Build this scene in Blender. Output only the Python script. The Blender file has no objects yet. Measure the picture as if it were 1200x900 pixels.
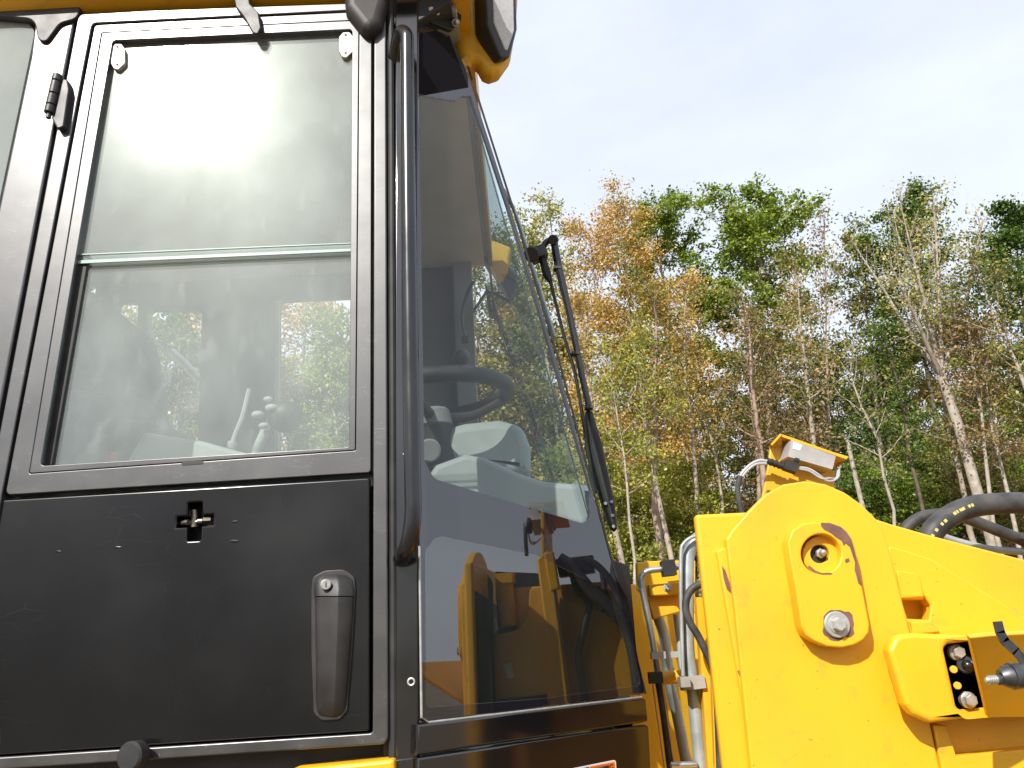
import bpy, bmesh, math, random
import numpy as np
from mathutils import Vector, Matrix
sc = bpy.context.scene
COL = sc.collection
rad = math.radians

# ------------------------------------------------------------------ camera
FPX, PITCH, ROLL = 935.0, rad(18.7), rad(-3.3)
CAMZ = 2.2
cam_data = bpy.data.cameras.new('camera')
cam = bpy.data.objects.new('camera', cam_data)
COL.objects.link(cam)
cam_data.sensor_width = 36.0
cam_data.lens = FPX / 1200.0 * 36.0
cam_data.clip_start, cam_data.clip_end = 0.02, 3000.0
RM = Matrix.Rotation(math.pi / 2 + PITCH, 3, 'X') @ Matrix.Rotation(ROLL, 3, 'Z')
cam.matrix_world = Matrix.Translation((0, 0, CAMZ)) @ RM.to_4x4()
sc.camera = cam
CP = Vector((0, 0, CAMZ))

# ------------------------------------------------------------------ world, sun, exposure
SUN_DIR = Vector((-0.344, -0.699, 0.627)).normalized()          # towards the sun
SUN_EL = math.asin(SUN_DIR.z)
SUN_AZ = math.atan2(SUN_DIR.x, SUN_DIR.y)
world = bpy.data.worlds.new('World'); sc.world = world
world.use_nodes = True
wn, wl = world.node_tree.nodes, world.node_tree.links
wn.clear()
w_out = wn.new('ShaderNodeOutputWorld'); w_bg = wn.new('ShaderNodeBackground')
sky = wn.new('ShaderNodeTexSky'); sky.sky_type = 'NISHITA'; sky.sun_disc = False
sky.sun_elevation = SUN_EL; sky.sun_rotation = SUN_AZ
sky.air_density = 1.0; sky.dust_density = 2.0; sky.ozone_density = 1.0
w_tc = wn.new('ShaderNodeTexCoord'); w_map = wn.new('ShaderNodeMapping')
w_map.inputs['Scale'].default_value = (0.9, 1.0, 2.6)
w_map.inputs['Rotation'].default_value = (0.1, 0.2, 0.6)
w_n = wn.new('ShaderNodeTexNoise'); w_n.inputs['Scale'].default_value = 1.6
w_n.inputs['Detail'].default_value = 7; w_n.inputs['Roughness'].default_value = 0.55
w_r = wn.new('ShaderNodeMapRange'); w_r.inputs[1].default_value = 0.32; w_r.inputs[2].default_value = 0.72
w_r.inputs[3].default_value = 0.70; w_r.inputs[4].default_value = 1.0
w_mix = wn.new('ShaderNodeMix'); w_mix.data_type = 'RGBA'
w_mix.inputs['B'].default_value = (7.3, 7.8, 8.9, 1)            # thin bright high cloud
wl.new(w_tc.outputs['Generated'], w_map.inputs['Vector']); wl.new(w_map.outputs[0], w_n.inputs['Vector'])
wl.new(w_n.outputs['Fac'], w_r.inputs[0]); wl.new(w_r.outputs[0], w_mix.inputs['Factor'])
wl.new(sky.outputs[0], w_mix.inputs['A']); wl.new(w_mix.outputs['Result'], w_bg.inputs['Color'])
w_bg.inputs['Strength'].default_value = 0.1
wl.new(w_bg.outputs[0], w_out.inputs['Surface'])
sun_d = bpy.data.lights.new('sun', 'SUN'); sun_o = bpy.data.objects.new('sun', sun_d)
COL.objects.link(sun_o)
sun_d.energy = 4.0; sun_d.angle = rad(0.5); sun_d.color = (1.0, 0.955, 0.88)
sun_o.location = SUN_DIR * 40
sun_o.rotation_euler = (-SUN_DIR).to_track_quat('-Z', 'Y').to_euler()
vs = sc.view_settings
sc.display_settings.display_device = 'sRGB'
vs.view_transform = 'Standard'; vs.look = 'None'; vs.exposure = 0.5; vs.gamma = 1.0; vs.use_curve_mapping = False
cy = sc.cycles
cy.max_bounces = 10; cy.transparent_max_bounces = 24; cy.glossy_bounces = 5; cy.diffuse_bounces = 3
cy.transmission_bounces = 8; cy.caustics_reflective = False; cy.caustics_refractive = False

# ------------------------------------------------------------------ materials
MATS = {}
def node(nt, kind, **kw):
    n = nt.nodes.new(kind)
    for k, v in kw.items():
        if k in n.inputs: n.inputs[k].default_value = v
        else: setattr(n, k, v)
    return n
def noise_fac(nt, scale, detail=6, lo=.35, hi=.65, out0=0., out1=1., stretch=None, rot=None):
    tc = nt.nodes.new('ShaderNodeTexCoord'); m = nt.nodes.new('ShaderNodeMapping')
    if stretch: m.inputs['Scale'].default_value = stretch
    if rot: m.inputs['Rotation'].default_value = rot
    geo = nt.nodes.new('ShaderNodeNewGeometry')
    n = node(nt, 'ShaderNodeTexNoise', Scale=scale, Detail=detail)
    r = nt.nodes.new('ShaderNodeMapRange')
    for i, v in zip(range(1, 5), (lo, hi, out0, out1)): r.inputs[i].default_value = v
    nt.links.new(geo.outputs['Position'], m.inputs['Vector'])
    nt.links.new(m.outputs[0], n.inputs['Vector']); nt.links.new(n.outputs['Fac'], r.inputs[0])
    return r.outputs[0]
def mixcol(nt, fac, a, b):
    m = nt.nodes.new('ShaderNodeMix'); m.data_type = 'RGBA'
    for sock, v in (('A', a), ('B', b)):
        if hasattr(v, 'links'): nt.links.new(v, m.inputs[sock])
        else: m.inputs[sock].default_value = (*v, 1)
    if hasattr(fac, 'links'): nt.links.new(fac, m.inputs['Factor'])
    else: m.inputs['Factor'].default_value = fac
    return m.outputs['Result']
def scratches(nt, scale, width, rot, seed=0.):
    """thin streaks: voronoi edges, masked by noise"""
    geo = nt.nodes.new('ShaderNodeNewGeometry'); m = nt.nodes.new('ShaderNodeMapping')
    m.inputs['Rotation'].default_value = rot; m.inputs['Scale'].default_value = (1, 1, 7)
    m.inputs['Location'].default_value = (seed, seed, seed)
    v = node(nt, 'ShaderNodeTexVoronoi', Scale=scale, feature='DISTANCE_TO_EDGE')
    r = nt.nodes.new('ShaderNodeMapRange')
    for i, x in zip(range(1, 5), (0, width, 1, 0)): r.inputs[i].default_value = x
    nt.links.new(geo.outputs['Position'], m.inputs[0]); nt.links.new(m.outputs[0], v.inputs['Vector'])
    nt.links.new(v.outputs['Distance'], r.inputs[0])
    msk = noise_fac(nt, scale * .8, 4, .52, .62)
    mul = nt.nodes.new('ShaderNodeMath'); mul.operation = 'MULTIPLY'
    nt.links.new(r.outputs[0], mul.inputs[0]); nt.links.new(msk, mul.inputs[1])
    return mul.outputs[0]
def pbsdf(name, col, rough=.5, metal=0., col2=None, nscale=6., ndet=6, lo=.35, hi=.65, rough2=None, bump=0., bscale=60., spec=.5, coat=0., coat_r=.05, scr=None, dirt=None):
    m = bpy.data.materials.new(name); m.use_nodes = True; nt = m.node_tree
    b = nt.nodes['Principled BSDF']
    b.inputs['Roughness'].default_value = rough; b.inputs['Metallic'].default_value = metal
    b.inputs['Specular IOR Level'].default_value = spec
    b.inputs['Coat Weight'].default_value = coat; b.inputs['Coat Roughness'].default_value = coat_r
    c = None
    if col2 is not None:
        f = noise_fac(nt, nscale, ndet, lo, hi); c = mixcol(nt, f, col, col2)
    if scr:
        s = scratches(nt, scr[0], scr[1], scr[3] if len(scr) > 3 else (0, .5, .3))
        c = mixcol(nt, s, c if c is not None else col, scr[2])
    if dirt:
        f1 = noise_fac(nt, 26., 8, .60, .76, 0, .30); c = mixcol(nt, f1, c, dirt)
        f2 = noise_fac(nt, 120., 4, .70, .76, 0, .8); c = mixcol(nt, f2, c, (.16, .09, .05))
    if c is not None: nt.links.new(c, b.inputs['Base Color'])
    else: b.inputs['Base Color'].default_value = (*col, 1)
    if rough2 is not None:
        f = noise_fac(nt, nscale * 1.7, ndet, .3, .7, rough, rough2); nt.links.new(f, b.inputs['Roughness'])
    if bump:
        geo = nt.nodes.new('ShaderNodeNewGeometry')
        n = node(nt, 'ShaderNodeTexNoise', Scale=bscale, Detail=4); bp = node(nt, 'ShaderNodeBump', Strength=bump, Distance=.002)
        nt.links.new(geo.outputs['Position'], n.inputs['Vector'])
        nt.links.new(n.outputs['Fac'], bp.inputs['Height']); nt.links.new(bp.outputs[0], b.inputs['Normal'])
    MATS[name] = m; return m

pbsdf('black_paint', (.004, .004, .0045), .17, col2=(.012, .0115, .011), nscale=2.6, lo=.4, hi=.72, rough2=.34, spec=.42, bump=.02, bscale=7, scr=(6, .003, (.035, .035, .035)))
pbsdf('frame_paint', (.009, .0085, .0085), .42, col2=(.032, .030, .029), nscale=14, rough2=.52, spec=.6, bump=.05, bscale=40, coat=.85, coat_r=.28, scr=(30, .014, (.22, .21, .2), (0, 1.1, .2)))
MATS['frame_paint'].node_tree.nodes['Principled BSDF'].inputs['Coat IOR'].default_value = 1.75
pbsdf('gloss_black', (.006, .006, .007), .09, col2=(.010, .009, .009), nscale=4, rough2=.16, spec=.5)
pbsdf('border_black', (.012, .012, .016), .02).node_tree.nodes['Principled BSDF'].inputs['IOR'].default_value = 2.0
pbsdf('rubber', (.012, .012, .013), .6, col2=(.03, .029, .028), nscale=18)
pbsdf('tube_black', (.008, .008, .009), .2, col2=(.015, .014, .014), nscale=12, rough2=.3, spec=.7)
pbsdf('plastic', (.020, .018, .018), .38, col2=(.036, .033, .032), nscale=16, rough2=.48, bump=.15, bscale=900)
pbsdf('yellow_paint', (.83, .445, .016), .34, col2=(.71, .37, .02), nscale=4.2, lo=.42, hi=.72, rough2=.52, bump=.07, bscale=60, scr=(9, .004, (.36, .20, .05)), dirt=(.30, .19, .07))
pbsdf('rust', (.13, .055, .035), .75, col2=(.075, .04, .035), nscale=90, bump=.4, bscale=300)
pbsdf('zinc', (.56, .57, .54), .42, .65, col2=(.42, .43, .40), nscale=60, rough2=.55)
pbsdf('steel_tube', (.55, .57, .57), .28, .85, col2=(.35, .37, .38), nscale=22, rough2=.45)
pbsdf('grey_tube', (.46, .51, .52), .42, .35, col2=(.30, .34, .35), nscale=20, rough2=.55)
pbsdf('hose', (.030, .030, .031), .5, col2=(.075, .072, .068), nscale=30, rough2=.65, bump=.2, bscale=700)
pbsdf('box_grey', (.46, .45, .43), .42, .2, col2=(.36, .35, .33), nscale=18)
pbsdf('white_print', (.8, .8, .78), .5)
pbsdf('wire_grey', (.42, .42, .43), .5)
pbsdf('print_yellow', (.62, .52, .16), .7)
pbsdf('interior_dark', (.035, .036, .038), .7, col2=(.055, .055, .056), nscale=8)
pbsdf('interior_trim', (.16, .17, .17), .75, col2=(.20, .205, .2), nscale=6)
pbsdf('headliner', (.42, .44, .44), .9, col2=(.48, .50, .49), nscale=9)
pbsdf('dash', (.40, .45, .43), .6, col2=(.34, .38, .36), nscale=9, bump=.1, bscale=400)
pbsdf('dash_grey', (.27, .30, .30), .6, col2=(.32, .35, .345), nscale=9, bump=.1, bscale=400)
pbsdf('seat_fabric', (.03, .03, .032), .85, col2=(.05, .05, .05), nscale=40)
pbsdf('lens', (.72, .73, .74), .12, col2=(.6, .61, .62), nscale=120)
pbsdf('orange_print', (.85, .17, .02), .5)
pbsdf('black_print', (.012, .011, .01), .5)
pbsdf('brass', (.7, .55, .3), .35, 1.)
pbsdf('latch_steel', (.36, .31, .25), .38, .9, col2=(.16, .14, .12), nscale=120)
pbsdf('mirror_plastic', (.022, .019, .018), .55, col2=(.035, .03, .028), nscale=20)
pbsdf('red_plastic', (.5, .06, .03), .5)

def glass_mat(name, tint, ior, dust, dust_lo, dust_hi, sheen=0., sheen_r=.3, core=0., core_r=.08, nscale=7., streak=None, smear=0.):
    m = bpy.data.materials.new(name); m.use_nodes = True; nt = m.node_tree; nt.nodes.clear()
    out = nt.nodes.new('ShaderNodeOutputMaterial')
    tr = node(nt, 'ShaderNodeBsdfTransparent'); tr.inputs[0].default_value = (*tint, 1)
    gl = node(nt, 'ShaderNodeBsdfGlossy', Roughness=.012)
    fr = node(nt, 'ShaderNodeFresnel', IOR=ior)
    mx = nt.nodes.new('ShaderNodeMixShader')
    gb = nt.nodes.new('ShaderNodeNewGeometry'); iv = nt.nodes.new('ShaderNodeMath'); iv.operation = 'SUBTRACT'; iv.inputs[0].default_value = 1
    fm = nt.nodes.new('ShaderNodeMath'); fm.operation = 'MULTIPLY'
    nt.links.new(gb.outputs['Backfacing'], iv.inputs[1]); nt.links.new(iv.outputs[0], fm.inputs[0]); nt.links.new(fr.outputs[0], fm.inputs[1])
    nt.links.new(fm.outputs[0], mx.inputs[0]); nt.links.new(tr.outputs[0], mx.inputs[1]); nt.links.new(gl.outputs[0], mx.inputs[2])
    cur = mx.outputs[0]
    for w, r in ((sheen, sheen_r), (core, core_r)):
        if w:
            g2 = node(nt, 'ShaderNodeBsdfGlossy', Roughness=r); g2.inputs[0].default_value = (.93, 1, .955, 1)
            m2 = nt.nodes.new('ShaderNodeMixShader')
            f = noise_fac(nt, 5., 5, .3, .7, w * .7, w * 1.2)
            nt.links.new(f, m2.inputs[0]); nt.links.new(cur, m2.inputs[1]); nt.links.new(g2.outputs[0], m2.inputs[2]); cur = m2.outputs[0]
    if dust:
        d = node(nt, 'ShaderNodeBsdfDiffuse'); d.inputs[0].default_value = (.60, .65, .615, 1)
        f = noise_fac(nt, nscale, 4, .3, .75, dust_lo, dust_hi, stretch=(1, 1, .6), rot=(0, .5, 0))
        if streak:
            sp = node(nt, 'ShaderNodeTexVoronoi', Scale=streak[0]); geo = nt.nodes.new('ShaderNodeNewGeometry')
            nt.links.new(geo.outputs['Position'], sp.inputs['Vector'])
            r = nt.nodes.new('ShaderNodeMapRange')
            for i, x in zip(range(1, 5), (0, streak[1], streak[2], 0)): r.inputs[i].default_value = x
            nt.links.new(sp.outputs['Distance'], r.inputs[0])
            mk = noise_fac(nt, 11., 3, .5, .6)
            mu = nt.nodes.new('ShaderNodeMath'); mu.operation = 'MULTIPLY'
            nt.links.new(r.outputs[0], mu.inputs[0]); nt.links.new(mk, mu.inputs[1])
            ad = nt.nodes.new('ShaderNodeMath'); ad.operation = 'ADD'; ad.use_clamp = True
            nt.links.new(mu.outputs[0], ad.inputs[0]); nt.links.new(f, ad.inputs[1]); f = ad.outputs[0]
        if smear:
            s1 = noise_fac(nt, 9., 3, .5, .75, 0, smear, stretch=(1.6, 1, .7), rot=(0, .35, 0)); s2 = noise_fac(nt, 34., 3, .58, .75, 0, smear * 1.3, stretch=(1, 1, .45), rot=(0, -.5, 0))
            for s_ in (s1, s2):
                ad = nt.nodes.new('ShaderNodeMath'); ad.operation = 'ADD'; ad.use_clamp = True
                nt.links.new(s_, ad.inputs[0]); nt.links.new(f, ad.inputs[1]); f = ad.outputs[0]
        m3 = nt.nodes.new('ShaderNodeMixShader')
        nt.links.new(f, m3.inputs[0]); nt.links.new(cur, m3.inputs[1]); nt.links.new(d.outputs[0], m3.inputs[2]); cur = m3.outputs[0]
    nt.links.new(cur, out.inputs['Surface'])
    MATS[name] = m; return m
glass_mat('door_glass', (.955, .975, .96), 1.5, True, .055, .155, sheen=.012, sheen_r=.34, core=.055, core_r=.10, streak=(70., .045, .35), smear=.05)
glass_mat('corner_glass', (.955, .98, .97), 1.6, True, .003, .02)
glass_mat('lower_glass', (.80, .88, .88), 2.7, True, .002, .012)
glass_mat('screen_glass', (.86, .95, .94), 1.45, True, .003, .015)
glass_mat('rear_glass', (.6, .63, .63), 1.5, True, .34, .5)

MATS['gloss_black'].node_tree.nodes['Principled BSDF'].inputs['IOR'].default_value = 1.9
# ------------------------------------------------------------------ object helpers
WLOC = {}
def put(o, parent, loc):
    COL.objects.link(o)
    if parent is not None:
        o.parent = parent; o.location = Vector(loc) - WLOC[parent.name]
    else: o.location = loc
    WLOC[o.name] = Vector(loc)
def empty(name, loc, label, cat, group=None):
    o = bpy.data.objects.new(name, None); put(o, None, loc)
    o.empty_display_size = .2
    o['label'] = label; o['category'] = cat
    if group: o['group'] = group
    return o
def finish(name, me, mat, parent, smooth=True, angle=35, label=None):
    """me holds world coordinates; the object's origin goes to its centre"""
    n = len(me.vertices); co = np.empty(n * 3, np.float32); me.vertices.foreach_get('co', co); co = co.reshape(-1, 3)
    c = (co.min(0) + co.max(0)) / 2
    me.vertices.foreach_set('co', (co - c).ravel())
    if smooth:
        me.polygons.foreach_set('use_smooth', np.ones(len(me.polygons), bool)); me.set_sharp_from_angle(angle=rad(angle))
    me.materials.clear(); me.materials.append(MATS[mat]); me.update()
    o = bpy.data.objects.new(name, me); put(o, parent, Vector([float(x) for x in c]))
    if label: o['label'] = label
    return o

def ray(px, py):
    return RM @ Vector(((px - 600) / FPX, -(py - 450) / FPX, -1.0))
class Frame:
    """a plane standing in the scene: origin, u right, v up, n towards the viewer's side"""
    def __init__(s, O, n, up=(0, 0, 1)):
        s.O = Vector(O); s.n = Vector(n).normalized()
        s.u = Vector(up).cross(s.n).normalized(); s.v = s.n.cross(s.u).normalized()
    def hit(s, px, py, off=0.):
        d = ray(px, py); O = s.O + s.n * off
        return CP + d * ((O - CP).dot(s.n) / d.dot(s.n))
    def uv(s, p):
        q = Vector(p) - s.O; return (q.dot(s.u), q.dot(s.v))
    def P(s, px, py, off=0.): return s.uv(s.hit(px, py, off))
    def W(s, u, v, off=0.): return s.O + s.u * u + s.v * v + s.n * off
YC = 2.15                                                         # the cab's middle plane
def fillet(pts):
    out = []; n = len(pts)
    for i in range(n):
        p = pts[i]
        if len(p) < 3 or p[2] <= 0: out.append((p[0], p[1])); continue
        A, B, Cc = Vector(pts[i - 1][:2]), Vector(p[:2]), Vector(pts[(i + 1) % n][:2])
        a, b = (A - B), (Cc - B); la, lb = a.length, b.length; a.normalize(); b.normalize()
        ang = a.angle(b)
        t = min(p[2] / max(math.tan(ang / 2), .05), la * .48, lb * .48); r = t * math.tan(ang / 2)
        bis = (a + b).normalized(); cen = B + bis * (r / math.sin(ang / 2))
        p0, p1 = B + a * t, B + b * t
        a0 = math.atan2(*(p0 - cen).yx); a1 = math.atan2(*(p1 - cen).yx)
        d = (a1 - a0 + math.pi) % (2 * math.pi) - math.pi
        k = max(3, int(abs(d) / .26))
        for j in range(k + 1):
            q = a0 + d * j / k; out.append((cen.x + r * math.cos(q), cen.y + r * math.sin(q)))
    return out
def circ(cx, cy, r, n=28, ry=None, a0=0, a1=360):
    ry = ry or r; full = (a1 - a0) == 360
    return [(cx + r * math.cos(rad(a0 + (a1 - a0) * i / (n if full else n - 1))), cy + ry * math.sin(rad(a0 + (a1 - a0) * i / (n if full else n - 1)))) for i in range(n)]
def plate_mesh(loops, fr, off, thick, bevel, seg=2, mirror=False):
    """loops in frame uv: outline then holes; front face at off, body behind it"""
    cu = bpy.data.curves.new('outline', 'CURVE'); cu.dimensions = '2D'; cu.fill_mode = 'BOTH'
    for lp in loops:
        s = cu.splines.new('POLY'); s.points.add(len(lp) - 1); s.use_cyclic_u = True
        s.points.foreach_set('co', [x for p in lp for x in (p[0], p[1], 0, 1)])
    bevel = min(bevel, thick * .45)
    cu.extrude = thick / 2 - bevel; cu.bevel_depth = bevel; cu.bevel_resolution = seg; cu.offset = -bevel
    ob = bpy.data.objects.new('outline', cu)
    me = bpy.data.meshes.new_from_object(ob)
    M = Matrix.Translation(fr.O + fr.n * (off - thick / 2)) @ Matrix((fr.u, fr.v, fr.n)).transposed().to_4x4()
    me.transform(M)
    if mirror:
        me.transform(Matrix.Translation((0, 2 * YC, 0)) @ Matrix.Scale(-1, 4, (0, 1, 0))); me.flip_normals()
    bpy.data.objects.remove(ob); bpy.data.curves.remove(cu)
    bm = bmesh.new(); bm.from_mesh(me); bmesh.ops.remove_doubles(bm, verts=bm.verts, dist=1e-5)
    bmesh.ops.recalc_face_normals(bm, faces=bm.faces); bm.to_mesh(me); bm.free()
    return me
def flat_caps(me, n):
    """the two broad faces of a plate stay flat; only its rounded edges shade smoothly"""
    k = len(me.polygons); no = np.empty(k * 3, np.float32); me.polygons.foreach_get('normal', no)
    d = np.abs(no.reshape(-1, 3) @ np.array(n, np.float32)); sm = np.ones(k, bool); me.polygons.foreach_get('use_smooth', sm)
    sm[d > .999] = False; me.polygons.foreach_set('use_smooth', sm); me.update()
def plate(name, fr, outer, mat, parent, holes=(), off=0., thick=.02, bevel=.002, px=True, mirror=False, label=None, seg=2):
    loops = []
    for lp in (outer, *holes):
        f = fillet(lp)
        loops.append([fr.P(x, y, off) for x, y in f] if px else f)
    o = finish(name, plate_mesh(loops, fr, off, thick, bevel, seg, mirror), mat, parent, label=label)
    flat_caps(o.data, (fr.n.x, -fr.n.y if mirror else fr.n.y, fr.n.z)); return o
class MB:
    """collects solids into one mesh, in world coordinates"""
    def __init__(s): s.v = []; s.f = []
    def add(s, vs, fs):
        o = len(s.v); s.v += [tuple(p) for p in vs]; s.f += [tuple(i + o for i in f) for f in fs]
    def tube(s, pts, r, seg=10, smooth=True, k=6, cap=True):
        P = [Vector(p) for p in pts]; rr = r if isinstance(r, (list, tuple)) else [r] * len(P)
        if smooth and len(P) > 2:
            Q, R2 = [], []
            for i in range(len(P) - 1):
                p0 = P[i - 1] if i else P[0] * 2 - P[1]; p3 = P[i + 2] if i + 2 < len(P) else P[-1] * 2 - P[-2]
                for j in range(k):
                    t = j / k; a, b = P[i], P[i + 1]
                    Q.append(.5 * ((2 * a) + (b - p0) * t + (2 * p0 - 5 * a + 4 * b - p3) * t * t + (3 * a - p0 - 3 * b + p3) * t ** 3))
                    R2.append(rr[i] * (1 - t) + rr[i + 1] * t)
            Q.append(P[-1]); R2.append(rr[-1]); P, rr = Q, R2
        n = len(P); vs, fs = [], []
        T = [(P[min(i + 1, n - 1)] - P[max(i - 1, 0)]).normalized() for i in range(n)]
        a = Vector((0, 0, 1)) if abs(T[0].z) < .9 else Vector((1, 0, 0))
        N = (a - T[0] * a.dot(T[0])).normalized()
        for i in range(n):
            N = (N - T[i] * N.dot(T[i])).normalized(); B = T[i].cross(N)
            for j in range(seg):
                q = 2 * math.pi * j / seg; vs.append(P[i] + (N * math.cos(q) + B * math.sin(q)) * rr[i])
        for i in range(n - 1):
            for j in range(seg):
                k2 = (j + 1) % seg; fs.append((i * seg + j, i * seg + k2, (i + 1) * seg + k2, (i + 1) * seg + j))
        if cap: fs += [tuple(range(seg - 1, -1, -1)), tuple(range((n - 1) * seg, n * seg))]
        s.add(vs, fs); return s
    def cyl(s, a, b, r, seg=20, r2=None):
        a, b = Vector(a), Vector(b); r2 = r if r2 is None else r2; ch = min(.15 * r, .25 * (b - a).length); d = (b - a).normalized()
        return s.tube([a, a + d * ch, b - d * ch, b], [r - ch, r, r2, r2 - ch], seg, smooth=False)
    def box(s, c, u, v, w, hx, hy, hz):
        c = Vector(c); u, v, w = Vector(u), Vector(v), Vector(w)
        vs = [c + u * (hx * i) + v * (hy * j) + w * (hz * k) for i in (-1, 1) for j in (-1, 1) for k in (-1, 1)]
        s.add(vs, [(0, 1, 3, 2), (4, 6, 7, 5), (0, 4, 5, 1), (2, 3, 7, 6), (0, 2, 6, 4), (1, 5, 7, 3)]); return s
    def prism(s, pts, d):
        pts = [Vector(p) for p in pts]; d = Vector(d); n = len(pts)
        s.add(pts + [p + d for p in pts], [tuple(range(n))[::-1], tuple(range(n, 2 * n))] + [(i, (i + 1) % n, n + (i + 1) % n, n + i) for i in range(n)]); return s
    def sphere(s, c, r, seg=16, rings=10, sc3=(1, 1, 1)):
        c = Vector(c); vs = [c + Vector((0, 0, r * sc3[2]))]; fs = []
        for i in range(1, rings):
            t = math.pi * i / rings
            for j in range(seg):
                q = 2 * math.pi * j / seg; vs.append(c + Vector((r * sc3[0] * math.sin(t) * math.cos(q), r * sc3[1] * math.sin(t) * math.sin(q), r * sc3[2] * math.cos(t))))
        vs.append(c - Vector((0, 0, r * sc3[2]))); L = len(vs) - 1
        for j in range(seg): fs.append((0, 1 + j, 1 + (j + 1) % seg)); fs.append((L, L - seg + (j + 1) % seg, L - seg + j))
        for i in range(rings - 2):
            for j in range(seg):
                k = (j + 1) % seg; a = 1 + i * seg; fs.append((a + j, a + seg + j, a + seg + k, a + k))
        s.add(vs, fs); return s
    def hexbolt(s, c, n, r, h, washer=True):
        c, n = Vector(c), Vector(n).normalized()
        if washer: s.cyl(c, c + n * h * .25, r * 1.35, 24); c = c + n * h * .25
        s.tube([c, c + n * h * .85, c + n * h], [r, r, r * .8], 6, smooth=False); return s
    def torus(s, c, n, R, r, seg=48, k=14, sx=None):
        c, n = Vector(c), Vector(n).normalized(); u = n.orthogonal().normalized(); w = n.cross(u); vs, fs = [], []
        for i in range(seg):
            a = 2 * math.pi * i / seg; d = u * math.cos(a) + w * math.sin(a)
            for j in range(k):
                b = 2 * math.pi * j / k; vs.append(c + d * (R + r * math.cos(b)) + n * (r * math.sin(b)))
        for i in range(seg):
            for j in range(k):
                i2, j2 = (i + 1) % seg, (j + 1) % k; fs.append((i * k + j, i2 * k + j, i2 * k + j2, i * k + j2))
        s.add(vs, fs); return s
    def mesh(s, name='m', mirror=False):
        me = bpy.data.meshes.new(name); v = s.v
        if mirror: v = [(p[0], 2 * YC - p[1], p[2]) for p in v]
        me.from_pydata(v, [], s.f)
        bm = bmesh.new(); bm.from_mesh(me); bmesh.ops.recalc_face_normals(bm, faces=bm.faces); bm.to_mesh(me); bm.free()
        return me
    def build(s, name, mat, parent, smooth=True, angle=35, label=None, mirror=False):
        return finish(name, s.mesh(name, mirror), mat, parent, smooth, angle, label)
# ------------------------------------------------------------------ the wheel loader: cab
loader = empty('wheel_loader', (-0.3, 2.15, 0), 'large yellow articulated wheel loader with black cab, seen close beside its cab door', 'wheel loader')
FD = Frame((0, 1.45, 0), (0, -1, 0))                              # outer face of the cab door
PA = rad(40)
P0 = FD.hit(489, 450, -.005)
FC = Frame((P0.x, P0.y, 0), (math.sin(PA), -math.cos(PA), 0))     # angled front corner window

# door: outer frame, window frame, bead, panes, lower panel
door = plate('cab_door', FD, [(92, 15, 12), (452, 2, 8), (455, 872, 10), (-76, 907, 10)], 'frame_paint', loader,
             holes=[[(108, 27, 6), (438.5, 10.5, 4), (436.5, 859, 4), (-58, 891, 6)]], off=0, thick=.05, bevel=.0028, seg=3)
plate('window_frame', FD, [(111, 29.5, 5), (435.5, 13, 4), (434.5, 553.5, 4), (6, 580, 5)], 'frame_paint', door,
      holes=[[(119, 38, 2), (421.2, 23.2, 2), (416.8, 527.8, 2), (33.8, 555.2, 2)]], off=-.0025, thick=.045, bevel=.0016)
plate('window_bead', FD, [(119.8, 38.7, 2), (420.5, 23.8, 2), (416.2, 527.2, 2), (34.3, 554.5, 2)], 'frame_paint', door,
      holes=[[(132, 47, 5), (413, 34, 4), (409, 524, 4), (47, 546, 4)]], off=-.003, thick=.04, bevel=.0012)
plate('window_channel', FD, [(92, 300), (104, 298), (61, 545), (42, 548)], 'rubber', door, off=-.02, thick=.016, bevel=.002)
plate('window_pane', FD, [(128, 43), (417, 30), (415, 294), (84, 307.5)], 'door_glass', door, off=-.017, thick=.005, bevel=.0012, label='upper sliding pane of the cab door window, hazed by sun glare')
plate('window_pane', FD, [(80, 300), (416, 284), (412, 528), (38, 550)], 'door_glass', door, off=-.026, thick=.005, bevel=.001, label='lower pane of the cab door window with the seat behind it')
pbsdf('sash_green', (.30, .42, .36), .35)
plate('sash_rail', FD, [(90, 305), (413, 291), (413, 294.5), (89.5, 309)], 'sash_green', door, off=-.0145, thick=.0028, bevel=.0008)
plate('sash_rail', FD, [(91.5, 297.5), (413, 284), (413, 285.4), (91, 299)], 'sash_green', door, off=-.0145, thick=.0028, bevel=.0005)
for (x, y, w) in ((405.5, 52, 8.5), (138, 66, 8.5)):
    l = plate('glass_latch', FD, [(x - w, y - 9, 2), (x - w * .4, y - 15, 3), (x + w * .5, y - 15, 3), (x + w, y - 9, 2), (x + w, y + 8, 3), (x, y + 16, 3), (x - w * .6, y + 14, 2), (x - w, y + 8, 2)],
              'box_grey', door, off=-.008, thick=.009, bevel=.002)
    for dy in (-11, 10): MB().cyl(FD.hit(x - .5, y + dy, -.0085), FD.hit(x - .5, y + dy, -.0065), .003, 12).build('latch_screw', 'zinc', door)
plate('window_catch', FD, [(212, 541.5, 2), (238, 540, 2), (239, 544, 2), (213, 546, 2)], 'plastic', door, off=-.002, thick=.006, bevel=.001)
CROSS = [(220, 589, 2), (237, 588, 2), (236.3, 603.5), (250, 602.5), (249.5, 615.5), (236, 616.5), (235, 633, 2), (219, 634, 2), (219.4, 617.5), (206.5, 618.5), (207, 605.5), (220, 604.5)]
panel = plate('door_panel', FD, [(-10, 586.5, 3), (433.5, 559.5, 3), (433.2, 857, 3), (-70, 889.5, 3)], 'black_paint', door, holes=[CROSS], off=-.007, thick=.035, bevel=.0035, seg=3)
plate('latch_pocket', FD, [(196, 578), (262, 576), (262, 645), (196, 647)], 'rubber', door, off=-.05, thick=.005, bevel=.001)
m = MB()
a, b = FD.hit(209, 614, -.026), FD.hit(248, 609.5, -.026)
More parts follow.
